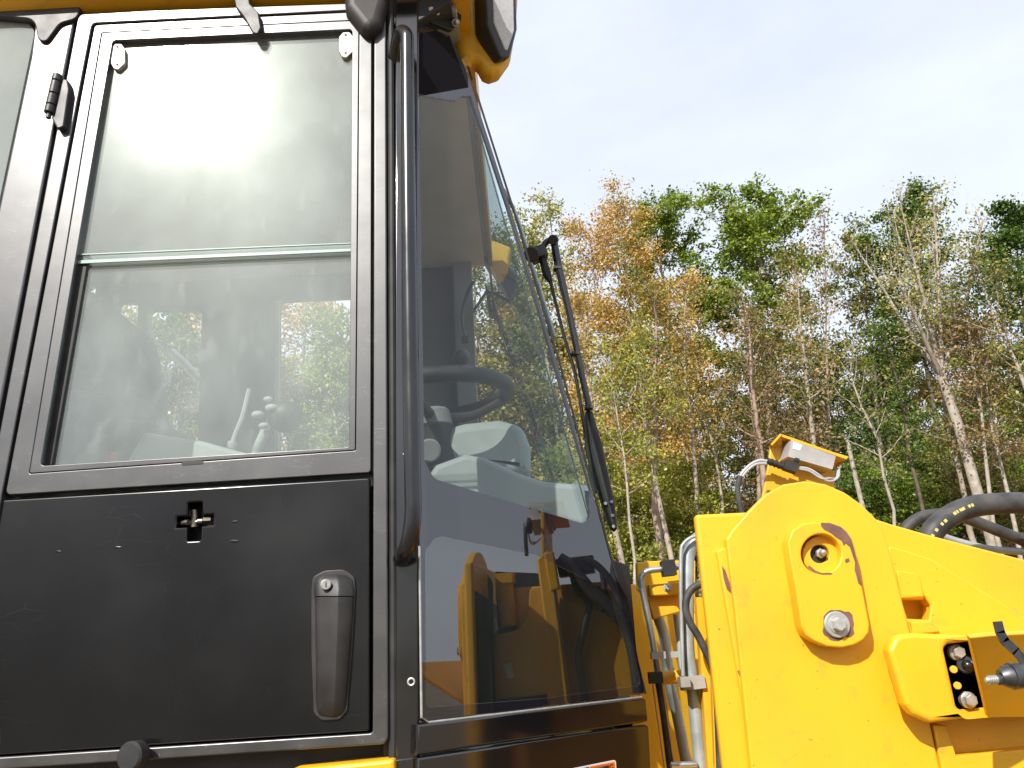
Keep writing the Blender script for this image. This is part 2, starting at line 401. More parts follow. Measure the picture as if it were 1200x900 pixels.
m.tube([FD.hit(228, 598, -.03), FD.hit(228, 618, -.03)], .0075, 12, smooth=False)
m.cyl(FD.hit(221, 612, -.020), FD.hit(214, 612.5, -.024), .0062, 12); m.cyl(FD.hit(232, 611, -.018), FD.hit(238, 610.5, -.018), .0050, 12)
m.cyl(FD.hit(238, 609, -.018), FD.hit(248, 608.5, -.020), .0058, 6); m.tube([a, b], .0028, 8, smooth=False)
m.build('latch_bolt', 'latch_steel', door)
# small chips in the panel paint where the dents are
for (x, y, w, h) in ((274, 634, 7, 1.6), (275, 611, 5, 1.2), (137, 641, 6, 1.2), (68, 646, 5, 1)):
    plate('paint_dent', FD, [(x - w, y + h * .4, .5), (x - w * .2, y - h, .7), (x + w, y - h * .6, .5), (x + w * .5, y + h, .7), (x - w * .4, y + h, .6)], 'black_paint', door, off=-.0058, thick=.002, bevel=.0009)
# handle: faceted tapering grip
def loft(name, secs, mat, parent):
    m = MB(); n = len(secs[0]); vs = [p for s in secs for p in s]; fs = []
    for i in range(len(secs) - 1):
        for j in range(n):
            k = (j + 1) % n; fs.append((i * n + j, i * n + k, (i + 1) * n + k, (i + 1) * n + j))
    fs += [tuple(range(n)), tuple(range((len(secs) - 1) * n, len(secs) * n))]
    m.add(vs, fs); return m.build(name, mat, parent, angle=28)
def hsec(y, xl, xr, h, rx=.60):
    w = xr - xl
    prof = [(0, -.004), (0, h * .35), (.06, h * .62), (.14, h * .72), (rx - .04, h * .97), (rx, h), (rx + .05, h * .96), (.93, h * .46), (.985, h * .3), (1, h * .12), (1, -.004)]
    return [FD.hit(xl + w * t, y, -.0065 + o) for t, o in prof]
secs = [hsec(y, l, r, h) for y, l, r, h in ((672.5, 381, 401, .005), (674.5, 373, 408, .011), (680, 369, 413.5, .018), (690, 368, 415, .024), (698.3, 368.2, 414.8, .027))]
loft('key_housing', secs, 'plastic', door)
secs = [hsec(y, l, r, h) for y, l, r, h in ((699.6, 368.8, 414.4, .0265), (720, 369.3, 413.5, .029), (755, 369.8, 411, .029), (790, 370.3, 408.6, .0275), (820, 370.6, 406.3, .022), (832, 371.4, 404.8, .016), (838, 374, 402, .009), (841, 379.5, 397, .004))]
loft('door_handle', secs, 'plastic', door)
plate('handle_bezel', FD, [(364.5, 690, 0), (366, 676, 8), (380, 668.5, 12), (402, 667, 12), (415.5, 675, 10), (416.8, 692, 6), (413, 760), (407, 833, 8), (398, 843.5, 8), (377, 845, 8), (367, 836, 8), (364.5, 760)], 'plastic', door, off=-.0025, thick=.008, bevel=.0018)
m = MB(); m.cyl(FD.hit(382, 685, .010), FD.hit(382, 685, .0225), .0092, 24); m.build('key_lock', 'zinc', door)
m = MB(); m.box(FD.hit(382, 685, .0226), (1, 0, 0), (0, 0, 1), (0, 1, 0), .0009, .0045, .0004); m.build('key_slot', 'black_print', door)
# hinge
m = MB(); ax = [FD.hit(68, 88, .018), FD.hit(66, 96, .018), FD.hit(62.6, 111, .018), FD.hit(59.6, 124, .018), FD.hit(57.5, 133, .018)]
for i in range(4):
    d = (ax[i + 1] - ax[i]); m.cyl(ax[i] + d * .03, ax[i + 1] - d * .03, .0105, 16)
m.tube([ax[-1] - Vector((0, 0, .0)), ax[-1] - Vector((0, 0, .012))], .005, 10, smooth=False)
m.build('hinge_barrel', 'plastic', door)
plate('hinge_plate', FD, [(70, 91, 2), (79, 93, 2), (81, 104, 3), (74.5, 148, 3), (67, 151, 3), (60, 138, 2)], 'plastic', door, off=.016, thick=.024, bevel=.003)
m = MB(); m.cyl(FD.hit(170, 884, .0), FD.hit(165, 885, .018), .010, 16); m.cyl(FD.hit(163, 885.5, .012), FD.hit(150, 887, .038), .0235, 28)
m.build('rubber_bumper', 'rubber', door)
m = MB(); m.tube([FD.hit(457.5, -30, -.012), FD.hit(460, 450, -.012), FD.hit(461, 905, -.012)], .008, 10, smooth=False); m.build('door_seal', 'rubber', door)

# pillars and walls round the door
plate('rear_pillar', FD, [(48, -30), (92, -4), (88, 20), (-60, 790), (-85, 900), (-115, 900), (-20, 330), (35.5, 68, 3)], 'frame_paint', loader, off=-.004, thick=.06, bevel=.005, seg=3)
rw = plate('rear_window', FD, [(-425, 20), (28, 21, 14), (41, 36, 10), (35, 66), (-20, 326), (-115, 900), (-425, 900)], 'rear_glass', loader, off=-.014, thick=.005, bevel=.001)
plate('rear_window_frame', FD, [(-500, -40), (50, -40), (49, 40), (-12, 326), (-106, 1010), (-500, 1010)], 'frame_paint', rw, holes=[[(-420, 20, 10), (28, 21, 14), (41.5, 36, 10), (36, 66), (-18.5, 326), (-113, 890), (-420, 890, 10)]], off=-.019, thick=.03, bevel=.002)
plate('rear_window_bar', FD, [(-425, 80), (40, 50), (37, 64), (-425, 95)], 'gloss_black', rw, off=-.034, thick=.02, bevel=.004)
fp = plate('front_pillar', FD, [(463, -40), (490, -40), (490.5, 905), (463.5, 905)], 'gloss_black', loader, off=-.006, thick=.045, bevel=.003)
plate('pillar_filler', FD, [(449, -40), (468, -40), (468, 905), (449, 905)], 'rubber', loader, off=-.03, thick=.03, bevel=.002)
m = MB(); q = FC.hit(482, 799, .006); q = FD.hit(482, 799, -.006)
m.torus(q - Vector((0, .001, 0)), (0, -1, 0), .0055, .0018, 24, 8); m.build('drain_grommet', 'zinc', fp)

# angled front corner window: dark printed border with two clear fields
UP = [(491, 99), (545.5, 84), (566, 150), (595, 236), (640, 385), (693.5, 571), (691, 608, 8), (682, 613, 6), (509, 561, 14), (497.5, 540, 14)]
LO = [(498.5, 645, 14), (512, 627.5, 12), (626, 650), (735, 702), (751, 803, 5), (640, 818), (499, 829, 6)]
cw = plate('corner_window', FC, [(488.5, 26), (527, 42), (546, 80), (595, 233), (653.5, 426), (720, 672), (755.5, 813, 3), (493, 846, 5)], 'border_black', loader,
           holes=[[(491, 111), (534, 118, 2), (541, 112.5), (552, 112.5), (594, 240), (640, 392), (692.5, 574), (691, 608, 8), (682, 613, 6), (509, 561, 14), (497.5, 540, 14)], LO], off=0, thick=.008, bevel=.0008)
plate('window_pane', FC, [(490.6, 110.6), (534, 117.6, 2), (541, 112), (552.5, 112), (594.5, 239.8), (640.5, 391.8), (693, 574), (691.4, 608.4, 8), (682.2, 613.6, 6), (508.8, 561.4, 14), (497.1, 540, 14)], 'corner_glass', cw, off=0, thick=.0065, bevel=.0004)
plate('window_pane', FC, [(498.1, 644.8, 14), (511.8, 627.1, 12), (626.2, 649.5), (735.4, 701.7), (751.5, 803.4, 5), (640, 818.5), (498.6, 829.5, 6)], 'lower_glass', cw, off=0, thick=.0065, bevel=.0004)
m = MB(); m.tube([FC.hit(548.5, 78, -.004), FC.hit(597.5, 232, -.004), FC.hit(655.8, 425, -.004), FC.hit(720.8, 671, -.004), FC.hit(756.5, 813, -.004)], .0026, 8, smooth=False)
m.build('edge_seal', 'rubber', cw)
m = MB(); m.tube([FC.hit(491.5, 640, .001), FC.hit(494, 841, .001), FC.hit(502, 846.5, .001), FC.hit(752, 817, .001)], .0022, 8, smooth=False); m.build('glazing_strip', 'zinc', cw)
plate('dark_backing', FC, [(492, 630), (512, 600), (738, 662), (750, 808), (492, 836)], 'black_print', cw, off=-.035, thick=.012, bevel=.002)  # black sheet added behind the lower pane to keep the interior dark
# far corner, seen through the glass
plate('corner_window', FC, [(488.5, 98), (548, 80), (597, 233), (655, 426), (720, 672), (755.5, 813, 3), (493, 846, 5)], 'border_black', loader,
      holes=[[(500, 101), (543.5, 87), (592.5, 240), (642, 400), (690.5, 574), (690, 608, 8), (681, 612, 6), (509, 561, 14), (500, 540, 14)]], off=0, thick=.006, bevel=.0008, mirror=True, label='front corner window on the far side of the cab')
# body below the corner window
lb = plate('corner_panel', FC, [(489, 849), (757, 817.5, 4), (760, 846, 3), (489, 885)], 'gloss_black', loader, off=.006, thick=.03, bevel=.004, seg=3)
plate('corner_skirt', FC, [(489, 888), (760.5, 848.5, 4), (768, 990), (489, 1010)], 'gloss_black', loader, off=.006, thick=.03, bevel=.004, seg=3)
plate('pillar_skirt', FD, [(461, 890, 3), (490, 886.5), (490, 1010), (461, 1010)], 'gloss_black', loader, off=0, thick=.03, bevel=.003)
# warning sticker, cropped by the picture's lower edge
st = plate('warning_label', FC, [(671, 900.5, 2), (721.8, 890.2, 2.5), (724.5, 935, 2), (674, 948, 2)], 'white_print', loader, off=.0068, thick=.0012, bevel=.0003)
plate('label_band', FC, [(691, 898.4, .5), (720.4, 892.6, 1), (722, 916, .5), (692.5, 923, .5)], 'orange_print', st, off=.0073, thick=.0008, bevel=.0002)
plate('label_border', FC, [(674.5, 902, .5), (690.3, 898.6, .5), (691.8, 923.2, .5), (676, 927, .5)], 'black_print', st, off=.0073, thick=.0008, bevel=.0002)
def text_mesh(name, s, size, fr, px, py, off, mat, parent, ex=.0004, pxr=None, align='LEFT'):
    fc = bpy.data.curves.new('lettering', 'FONT'); fc.body = s; fc.size = size; fc.extrude = ex; fc.align_x = align
    ob = bpy.data.objects.new('lettering', fc); me = bpy.data.meshes.new_from_object(ob)
    p = fr.hit(px, py, off); u = (fr.hit(*pxr, off) - p).normalized() if pxr else fr.u
    v = fr.n.cross(u)
    me.transform(Matrix.Translation(p) @ Matrix((u, v, fr.n)).transposed().to_4x4())
    bpy.data.objects.remove(ob); bpy.data.curves.remove(fc)
    return finish(name, me, mat, parent, smooth=False)
text_mesh('lettering', 'WARNING', .0165, FC, 719.5, 902.5, .0074, 'black_print', st, align='RIGHT', pxr=(728, 900.7))

# roof
zr = FD.hit(230, -3, .012).z
FR = Frame((0, 0, zr), (0, 0, 1), up=(0, 1, 0))
sec = [(1.443, 0), (1.392, .032), (1.378, .06), (1.378, .13), (1.40, .16), (1.46, .185), (1.6, .2)]
sec = sec + [(2 * YC - y, z) for y, z in sec[::-1]]
roof = MB().prism([(-1.75, y, zr + z) for y, z in sec], (1.70, 0, 0)).build('cab_roof', 'yellow_paint', loader)
MB().box((-.05, 1.405, zr + .075), (1, 0, 0), (0, 1, 0), (0, 0, 1), .29, .085, .02).build('roof_visor', 'plastic', roof)
plate('headliner', FR, [(-1.7, 1.5), (-.08, 1.5), (-.08, 2.8), (-1.7, 2.8)], 'headliner', roof, off=-.002, thick=.02, bevel=.002, px=False)
plate('roof_corner_shadow', FD, [(-60, -30), (96, -30), (92, 21, 12), (70, 27, 14), (46, 60, 8), (40, 22, 12), (-60, 14)], 'plastic', roof, off=.004, thick=.03, bevel=.003)  # black plate shaped like the shadow cast under the roof corner
plate('roof_bracket', FD, [(272, -12), (290, -14), (293, 4, 2), (303, 14, 3), (306, 32, 3), (302, 40, 3), (296, 38.5, 3), (285, 19, 3), (276, 8, 2)], 'plastic', roof, off=.012, thick=.012, bevel=.003)
fhd = plate('front_header', FD, [(455, -40), (530, -40), (528, 2), (489, 26, 3), (462, 30, 3)], 'black_print', loader, off=-.01, thick=.06, bevel=.004)
FM = Frame((0, 1.27, 0), (.1, -1, .05))
plate('mirror', FM, [(398, -60), (458, -60), (454, 2, 10), (447, 26, 6), (434, 34.5, 9), (423, 30, 9), (404, 6, 8)], 'mirror_plastic', loader, off=0, thick=.06, bevel=.022, seg=4)

for x, y, r in ((503, 13, .0075), (510, 17, .0055), (526, 12, .005), (533, 27, .0065)):
    p = FC.hit(x, y, .012); MB().hexbolt(p, FC.n + Vector((-.2, 0, -.5)), r, .014).build('header_bolt', 'zinc', fhd)
plate('header_strap', FC, [(492, -10), (540, -10), (541, 24, 4), (530, 36, 5), (506, 26, 4), (494, 16, 4)], 'black_print', fhd, off=.010, thick=.012, bevel=.002)

# grab handle
m = MB()
m.tube([FD.hit(462, 74, -.02), FD.hit(465, 52, .012), FD.hit(470.5, 38, .036), FD.hit(476, 42, .05), FD.hit(477, 60, .052), FD.hit(478, 200, .052), FD.hit(480.5, 400, .052), FD.hit(483.5, 560, .052), FD.hit(484, 600, .052),
        FD.hit(481, 628, .048), FD.hit(476, 644, .034), FD.hit(471.5, 652, .01), FD.hit(469, 656, -.02)], .0152, 20)
m.build('grab_handle', 'tube_black', loader)
for y in (470, 418, 246, 532): MB().cyl(FD.hit(473, y, -.007), FD.hit(473, y, -.0045), .0016, 10).build('pillar_rivet', 'white_print', fp)

# windscreen
A1, A2 = FC.hit(546, 84, -.01), FC.hit(754, 813, -.01)
wn_ = Vector((0, 1, 0)).cross(A1 - A2); wn_ = wn_ if wn_.x > 0 else -wn_
FW = Frame((A2.x, A2.y, A2.z), wn_)
def wuv(p): return FW.uv(p)
def mir(p): return Vector((p.x, 2 * YC - p.y, p.z))
def lerp(a, b, t): return a + (b - a) * t
def wq(t0, t1, s):
    a, b = lerp(A2, A1, t0), lerp(A2, A1, t1); a2, b2 = mir(a), mir(b)
    return [(*wuv(lerp(a, a2, s)), .0), (*wuv(lerp(a, a2, 1 - s)), .0), (*wuv(lerp(b, b2, 1 - s)), .0), (*wuv(lerp(b, b2, s)), .0)]
wsn = plate('windscreen', FW, wq(.0, .985, .001), 'screen_glass', loader, off=0, thick=.006, bevel=.0008, px=False)
ob_ = wq(.0, .985, .001)
plate('screen_border', FW, ob_, 'border_black', wsn, holes=[[(p[0], p[1], .03) for p in wq(.20, .93, .004)]], off=-.0075, thick=.003, bevel=.0005, px=False)
# lower front wall, floor, rear wall, far wall
MBi = MB()
MBi.box((A2.x - .05, YC, 1.95), (1, 0, 0), (0, 1, 0), (0, 0, 1), .02, .335, .16); MBi.build('front_bulkhead', 'interior_dark', loader)
MBi = MB(); MBi.box((-.66, YC, 1.965), (1, 0, 0), (0, 1, 0), (0, 0, 1), .72, .66, .02); MBi.prism([(.05, 1.53, 1.945), (.2, 1.83, 1.945), (.2, 2.47, 1.945), (.05, 2.77, 1.945)], (0, 0, .04)); MBi.build('cab_floor', 'interior_dark', loader)
FRW = Frame((-1.62, YC, 0), (1, 0, 0))
plate('rear_wall', FRW, [(-.66, 1.9), (.66, 1.9), (.66, zr), (-.66, zr)], 'interior_dark', loader, holes=[[(-.5, 2.75, .05), (.5, 2.75, .05), (.5, 3.35, .05), (-.5, 3.35, .05)]], off=0, thick=.04, bevel=.003, px=False)
FFW = Frame((0, 2.83, 0), (0, -1, 0))
def fz(x, y): return FFW.P(x, y)
oA = [(138, 352, 4), (161, 353, 4), (158, 480, 4), (140, 470, 4), (120, 400, 4)]
oB = [(173, 361, 6), (236, 361, 8), (231, 532, 6), (163, 536, 6)]
oC = [(326, 350, 6), (492, 342, 10), (492, 545, 10), (325, 552, 10)]
X0 = -1.62; X1 = FFW.hit(543, 400).x
fw = plate('far_wall', FFW, [(X0, 1.9), (X1, 1.9), (X1, zr), (X0, zr)], 'interior_trim', loader, px=False,
      holes=[[fz(*p[:2]) for p in fillet(o)] for o in (oA, oB, oC)], off=0, thick=.05, bevel=.006)
plate('far_frame', FFW, [(322, 352), (327, 352), (326, 545), (321, 545)], 'dash', fw, off=.004, thick=.012, bevel=.002)
plate('near_sill', FD, [(-140, 640), (462, 566), (462, 910), (-140, 910)], 'interior_dark', loader, off=-.055, thick=.02, bevel=.002)
m = MB(); m.box((X1 + .01, 2.8, (zr + 1.9) / 2), (1, 0, 0), (0, 1, 0), (0, 0, 1), .035, .035, (zr - 1.9) / 2); m.build('far_pillar', 'interior_trim', loader)
MBi = MB()
for y in (1.56, 2.70): MBi.tube([(-.10, y, zr - .02), (-.15, y + (.02 if y < 2 else -.02), zr - .1)], .02, 8, smooth=False)
# far-side rails seen through the door window
m = MB(); m.tube([Frame((0, 3.1, 0), (0, -1, 0)).hit(200, 412), Frame((0, 3.1, 0), (0, -1, 0)).hit(214, 424), Frame((0, 3.1, 0), (0, -1, 0)).hit(234, 446)], .018, 10, smooth=False); m.build('mirror_arm', 'grey_tube', loader)

# interior fittings
def Fy(y, n=(0, -1, 0)): return Frame((0, y, 0), n)
F20 = Fy(2.0); F175 = Fy(1.72)
seat = plate('operator_seat', F20, [(70, 330, 10), (104, 336, 12), (132, 360, 12), (141, 420, 16), (146, 470, 10), (180, 486, 8), (187, 496, 4), (188, 520), (60, 560), (30, 540)], 'seat_fabric', loader, off=0, thick=.32, bevel=.05, seg=4)
plate('armrest', Fy(1.9), [(76, 452, 10), (150, 458, 10), (186, 484, 8), (187, 502, 6), (100, 500, 8), (74, 490, 8)], 'seat_fabric', seat, off=0, thick=.09, bevel=.03, seg=4)
m = MB(); m.cyl(Fy(1.7).hit(130, 545), Fy(1.7).hit(131, 531), .012, 14); m.build('belt_button', 'red_plastic', loader)
m = MB(); F19 = Fy(1.75)
con = [F19.hit(171, 505), F19.hit(237, 516), F19.hit(286, 530), F19.hit(282, 560), F19.hit(140, 566), F19.hit(146, 541)]
console = plate('side_console', F19, [(169, 505, 3), (237, 516, 4), (290, 531, 6), (286, 575), (136, 580), (146, 542, 4)], 'dash', loader, off=0, thick=.16, bevel=.012, seg=3)
F185 = Fy(1.85)
js = MB(); js.tube([F185.hit(298, 535), F185.hit(303, 522), F185.hit(312, 505), F185.hit(322, 488)], [.010, .011, .014, .012], 12); js.build('joystick', 'dash', loader)
m = MB(); m.sphere(F185.hit(334, 488), .045, 20, 12, (.95, .8, .9)); m.build('joystick_knob', 'plastic', loader)
jk = bpy.data.objects['joystick_knob']
for x, y, r in ((318, 478, .012), (302, 486, .012), (314, 468, .009), (309, 499, .01)): MB().sphere(Fy(1.82).hit(x, y), r, 12, 8, (1.3, 1, .8)).build('joystick_button', 'dash', jk)
m = MB(); m.tube([F185.hit(271, 524), F185.hit(276, 508), F185.hit(284, 488), F185.hit(292, 456)], .006, 8); m.cyl(F185.hit(270, 527), F185.hit(273, 518), .012, 12); m.build('control_lever', 'dash', loader)
# steering wheel
F21 = Fy(2.12)
wc = F21.hit(506, 466); wnv = Vector((-.06, -.04, 1)).normalized()
stw = MB().torus(wc, wnv, .213, .0215, 64, 16).build('steering_wheel', 'rubber', loader)
for a in (20, 140, 260):
    d = Vector((math.cos(rad(a)), math.sin(rad(a)), 0)); MB().tube([wc - wnv * .06 + d * .03, wc - wnv * .045 + d * .12, wc + d * .205], [.016, .013, .012], 10).build('wheel_spoke', 'plastic', stw)
m = MB(); m.cyl(wc - wnv * .09, wc - wnv * .035, .052, 28, .046); m.build('wheel_hub', 'interior_trim', stw)
kp = F21.hit(541, 419); m = MB(); m.sphere(kp, .024, 18, 12); m.tube([kp, kp - Vector((0, 0, .05))], .008, 10, smooth=False); m.build('spinner_knob', 'plastic', stw)
m = MB(); m.tube([wc - wnv * .09, wc - wnv * .14 + Vector((.005, 0, 0)), wc - wnv * .42 + Vector((.06, 0, 0))], [.05, .036, .036], 18, smooth=False); m.build('steering_column', 'interior_dark', loader)
m = MB(); m.tube([wc - wnv * .1, F21.hit(512, 494), F21.hit(522, 506)], [.014, .011, .009], 10); m.build('indicator_stalk', 'plastic', loader)
m = MB(); m.tube([Fy(2.35).hit(497, 480), Fy(2.35).hit(504, 452), Fy(2.35).hit(530, 428)], .02, 10); 
# dash pod and cowl
plate('instrument_pod', Fy(2.12), [(496, 506, 2), (545, 494, 8), (584, 490, 10), (612, 497, 18), (622, 522, 12), (622, 556, 8), (560, 550, 6), (525, 542, 6), (496, 545)], 'dash_grey', loader, off=0, thick=.3, bevel=.03, seg=4)
plate('dash_cowl', Fy(1.93), [(499, 560), (510, 544, 6), (545, 531, 8), (570, 536, 8), (604, 552, 8), (636, 563, 8), (692, 568, 2), (697, 622), (499, 570)], 'dash_grey', loader, off=0, thick=.28, bevel=.016, seg=4)
m = MB(); m.cyl(Fy(1.96).hit(503, 528, .0), Fy(1.96).hit(503, 528, .02), .03, 28); m.build('vent_outlet', 'interior_trim', loader)
# sun shade band at the top of the corner window and mirror stalk inside
m = MB(); m.tube([Fy(2.6).hit(555, 330), Fy(2.6).hit(547, 345), Fy(2.6).hit(541, 372), Fy(2.6).hit(545, 396)], .006, 8); m.box(Fy(2.6).hit(545, 398), (1, 0, 0), (0, 0, 1), (0, 1, 0), .012, .01, .01); m.build('radio_mast', 'plastic', loader)

# work lights: yellow cast arm with square lamp
def work_light(mirror, label):
    FH = Frame(Fy(1.6).hit(560, 40), (.25, -1, -.05))
    wlp = plate('work_light', FH, [(494, -60), (612, -60), (606, 30), (600, 66, 6), (588, 83, 7), (577, 86.5, 6), (568, 83, 6), (562, 72, 5), (557, 70, 4), (550, 74, 4), (545, 84, 2), (534, 42, 14), (520, 22, 10), (497, 14, 4)], 'yellow_paint', loader, off=0, thick=.055, bevel=.02, seg=4, mirror=mirror, label=label)
    FL = Frame(FH.hit(585, 30, .02), (.62, -.78, -.12))
    plate('lamp_bezel', FL, [(568, -50), (604, -52), (606.5, 34, 3), (598, 67, 3), (587, 68.5, 4), (570, 28, 3)], 'plastic', wlp, off=.012, thick=.05, bevel=.005, mirror=mirror)
    plate('lamp_lens', FL, [(577, -45), (601, -45), (603, 36, 3), (595, 59, 2), (592, 58, 2), (578.5, 26, 3)], 'lens', wlp, off=.0135, thick=.01, bevel=.003, mirror=mirror)
    for x, y, r in ((505, 13, .010), (512, 17, .008), (531, 27, .009), (533, 13, .006)):
        p = FH.hit(x, y, -.002); MB().hexbolt(p, FH.n + Vector((0, 0, -.4)), r * .75, .014).build('mount_bolt', 'zinc', wlp, mirror=mirror)
    return wlp
work_light(False, 'yellow work light bracket at the near front roof corner')
fh = plate('marker_housing', Fy(2.98), [(561, 275, 2), (599, 289, 3), (595, 318, 4), (587, 331, 3), (574, 328, 5)], 'yellow_paint', loader, off=0, thick=.11, bevel=.012, seg=3, label='yellow lamp housing on the far front corner, seen through the glass')
plate('marker_lens', Fy(3.0), [(590, 331), (597, 312), (606, 318), (604, 338), (588, 368, 4), (572, 364, 5), (568, 334)], 'plastic', fh, off=0, thick=.08, bevel=.006)
m = MB(); m.tube([Fy(3.0).hit(585, 300), Fy(3.0).hit(560, 250), Fy(2.85).hit(548, 190)], .012, 8); m.build('marker_arm', 'plastic', fh)

# windscreen wipers, in front of the screen
def WP(px, py, off):
    """a point a little in front of the windscreen, at the picture column given"""
    return FW.hit(px, py, off)
FWP = Frame((A2.x + .045, 0, A2.z), FW.n)
YW = 1.93
Q = lambda x, y: Fy(YW).hit(x, y)
wip = MB().tube([Q(649, 281), Q(654, 310), Q(668, 370), Q(682, 440), Q(691, 480)], [.010, .011, .009, .0085, .008], 10, smooth=False).build('windscreen_wiper', 'tube_black', loader)
m = MB(); m.tube([Q(635, 301), Q(641, 322), Q(645, 330)], [.010, .012, .007], 10, smooth=False); m.tube([Q(643, 322), Q(660, 390), Q(676, 448), Q(694, 560), Q(700, 578)], .0045, 8); m.build('wiper_link', 'rubber', wip)
m = MB(); m.cyl(Fy(YW - .03).hit(623, 298), Fy(YW + .04).hit(625, 299), .021, 18); m.box(Q(631, 298), (.9, 0, .3), (-.3, 0, .9), (0, 1, 0), .022, .017, .02); m.tube([Q(634, 294), Q(640, 284), Q(648, 281)], .009, 10); m.cyl(Fy(YW - .02).hit(648, 281), Fy(YW + .03).hit(649, 281), .014, 14)
m.build('wiper_pivot', 'plastic', wip)
for x, y in ((653, 315), (674, 415), (690, 478)): MB().box(Q(x, y), (1, 0, -.1), (.1, 0, 1), (0, 1, 0), .0105, .0035, .012).build('wiper_clip', 'rubber', wip)
plate('wiper_motor_cover', Fy(YW), [(686, 478, 3), (695, 482, 3), (706, 520, 4), (721, 590, 4), (724, 622, 4), (717, 618, 3), (706, 588, 4), (692, 540, 4)], 'rubber', wip, off=0, thick=.05, bevel=.008)
for x, y in ((716.5, 588), (718, 604), (719, 617), (709.5, 590)): MB().cyl(Fy(YW).hit(x, y, .0), Fy(YW).hit(x, y, .006), .0042, 12).build('cover_screw', 'zinc', wip)
m = MB(); m.tube([Fy(2.15).hit(590, 222), Fy(2.15).hit(604, 250), Fy(2.15).hit(620, 300), Fy(2.15).hit(636, 350), Fy(2.15).hit(650, 395)], .006, 8); m.build('washer_tube', 'grey_tube', loader)
# ------------------------------------------------------------------ front frame, lift arm, hoses
YT = 1.39
FT = Frame((0, YT, 0), (0, -1, 0))
tower = plate('tower_plate', FT, [(851, 632, 2), (858, 621, 3), (877, 599, 3), (897, 579), (918, 567.5), (943, 563.7), (967, 567), (990, 577), (1010, 591), (1027, 608), (1035, 621), (1042, 643), (1047, 661), (1068, 746), (1091, 850), (1120, 985), (890, 985), (880, 897), (860, 705)],
              'yellow_paint', loader, off=0, thick=.02, bevel=.0035, seg=3)
OV = [(923, 636), (928, 622), (940, 613.5), (955, 611.5), (974, 613), (990, 619), (999, 630), (1003.5, 646), (1011, 690), (1019, 730), (1018.5, 741), (1012, 750), (1001, 756), (987, 759), (969, 757.5), (954, 751), (944, 744), (939, 733), (931, 682)]
pinp = plate('pin_plate', FT, OV, 'yellow_paint', tower, holes=[circ(962.5, 649, 23.5, 40)], off=.034, thick=.035, bevel=.003, seg=3)
plate('pin_end', FT, circ(963.5, 650, 22.8, 40), 'yellow_paint', tower, holes=[circ(961, 649, 11, 28)], off=.016, thick=.016, bevel=.002)
plate('pin_bore', FT, circ(961, 649, 13, 28), 'rubber', tower, off=.004, thick=.006, bevel=.001)
m = MB(); c = FT.hit(960, 649, .003); m.cyl(c, c + FT.n * .010, .0085, 6); m.cyl(c + FT.n * .009, c + FT.n * .02, .005, 14); m.sphere(c + FT.n * .02, .0055, 12, 8); m.build('grease_nipple', 'zinc', tower)
c = FT.hit(980, 732, .034)
m = MB(); m.cyl(c, c + FT.n * .006, .0205, 36); m.cyl(c + FT.n * .006, c + FT.n * .008, .0145, 30); m.tube([c + FT.n * .007, c + FT.n * .016, c + FT.n * .018], [.0112, .0112, .0095], 6, smooth=False); m.build('retainer_bolt', 'zinc', tower)
RU1 = [(962, 612.4), (973, 612.8), (985, 617), (992, 623), (998, 632), (1001.5, 644), (1005, 660), (1009.5, 684), (1010, 687), (1006, 684), (1003.5, 674), (1001.5, 668), (1002, 659), (999, 650), (996, 641), (991, 637), (989, 640), (986.5, 634), (980, 630), (974, 625), (966, 621), (962.5, 617)]
pbsdf('rust_primer', (.135, .06, .05), .7, col2=(.20, .095, .07), nscale=45, bump=.3, bscale=200)
plate('rust_patch', FT, RU1, 'rust_primer', tower, off=.0345, thick=.001, bevel=.0003)
rnd = random.Random(4)
RU2 = []
for i in range(26):
    a = rad(i * 360 / 26); r = 15.5 + rnd.uniform(.2, 2.6) + (6 * max(0, math.cos(a - .15)) if abs(math.sin(a)) < .75 else 0) + (3 if math.sin(a) > .4 else 0)
    RU2.append((980 + r * math.cos(a) * .95, 732 + r * math.sin(a) - 1))
plate('rust_patch', FT, RU2, 'rust_primer', tower, off=.0343, thick=.001, bevel=.0003)
plate('rust_patch', FT, [(948, 662), (955, 668), (963, 671.5), (971, 671), (976, 671.5), (974, 673.5), (964, 673.5), (953, 670), (947, 665)], 'rust_primer', tower, off=.0343, thick=.0008, bevel=.0002)
plate('rust_patch', FT, [(991, 655), (995, 654), (996, 658), (992, 660), (990, 658)], 'rust_primer', tower, off=.0343, thick=.0008, bevel=.0002)
plate('tower_spacer', FT, [(839.5, 645, 3), (848, 641, 4), (900, 660), (960, 990), (887, 990), (874, 840), (866, 798, 3)], 'yellow_paint', tower, off=-.011, thick=.016, bevel=.004)
plate('rust_patch', FT, [(846, 663), (850, 668), (855, 682), (858, 694), (858, 697), (852, 691), (848, 678)], 'rust_primer', tower, off=-.0106, thick=.001, bevel=.0003)
plate('rust_patch', FT, [(864, 786), (872, 784), (872, 792), (868, 796)], 'rust_primer', tower, off=-.0106, thick=.001, bevel=.0003)
chan = plate('tower_channel', FT, [(814.5, 603, 4), (876, 600), (985, 594), (1040, 660), (1110, 985), (857, 985)], 'yellow_paint', loader, off=-.0205, thick=.022, bevel=.006, seg=3)
plate('channel_blackout', FT, [(826, 650), (1040, 660), (1080, 985), (856, 985)], 'rubber', chan, off=-.0435, thick=.003, bevel=.0005)  # unseen black sheet, added so the channel's back mirrors dark
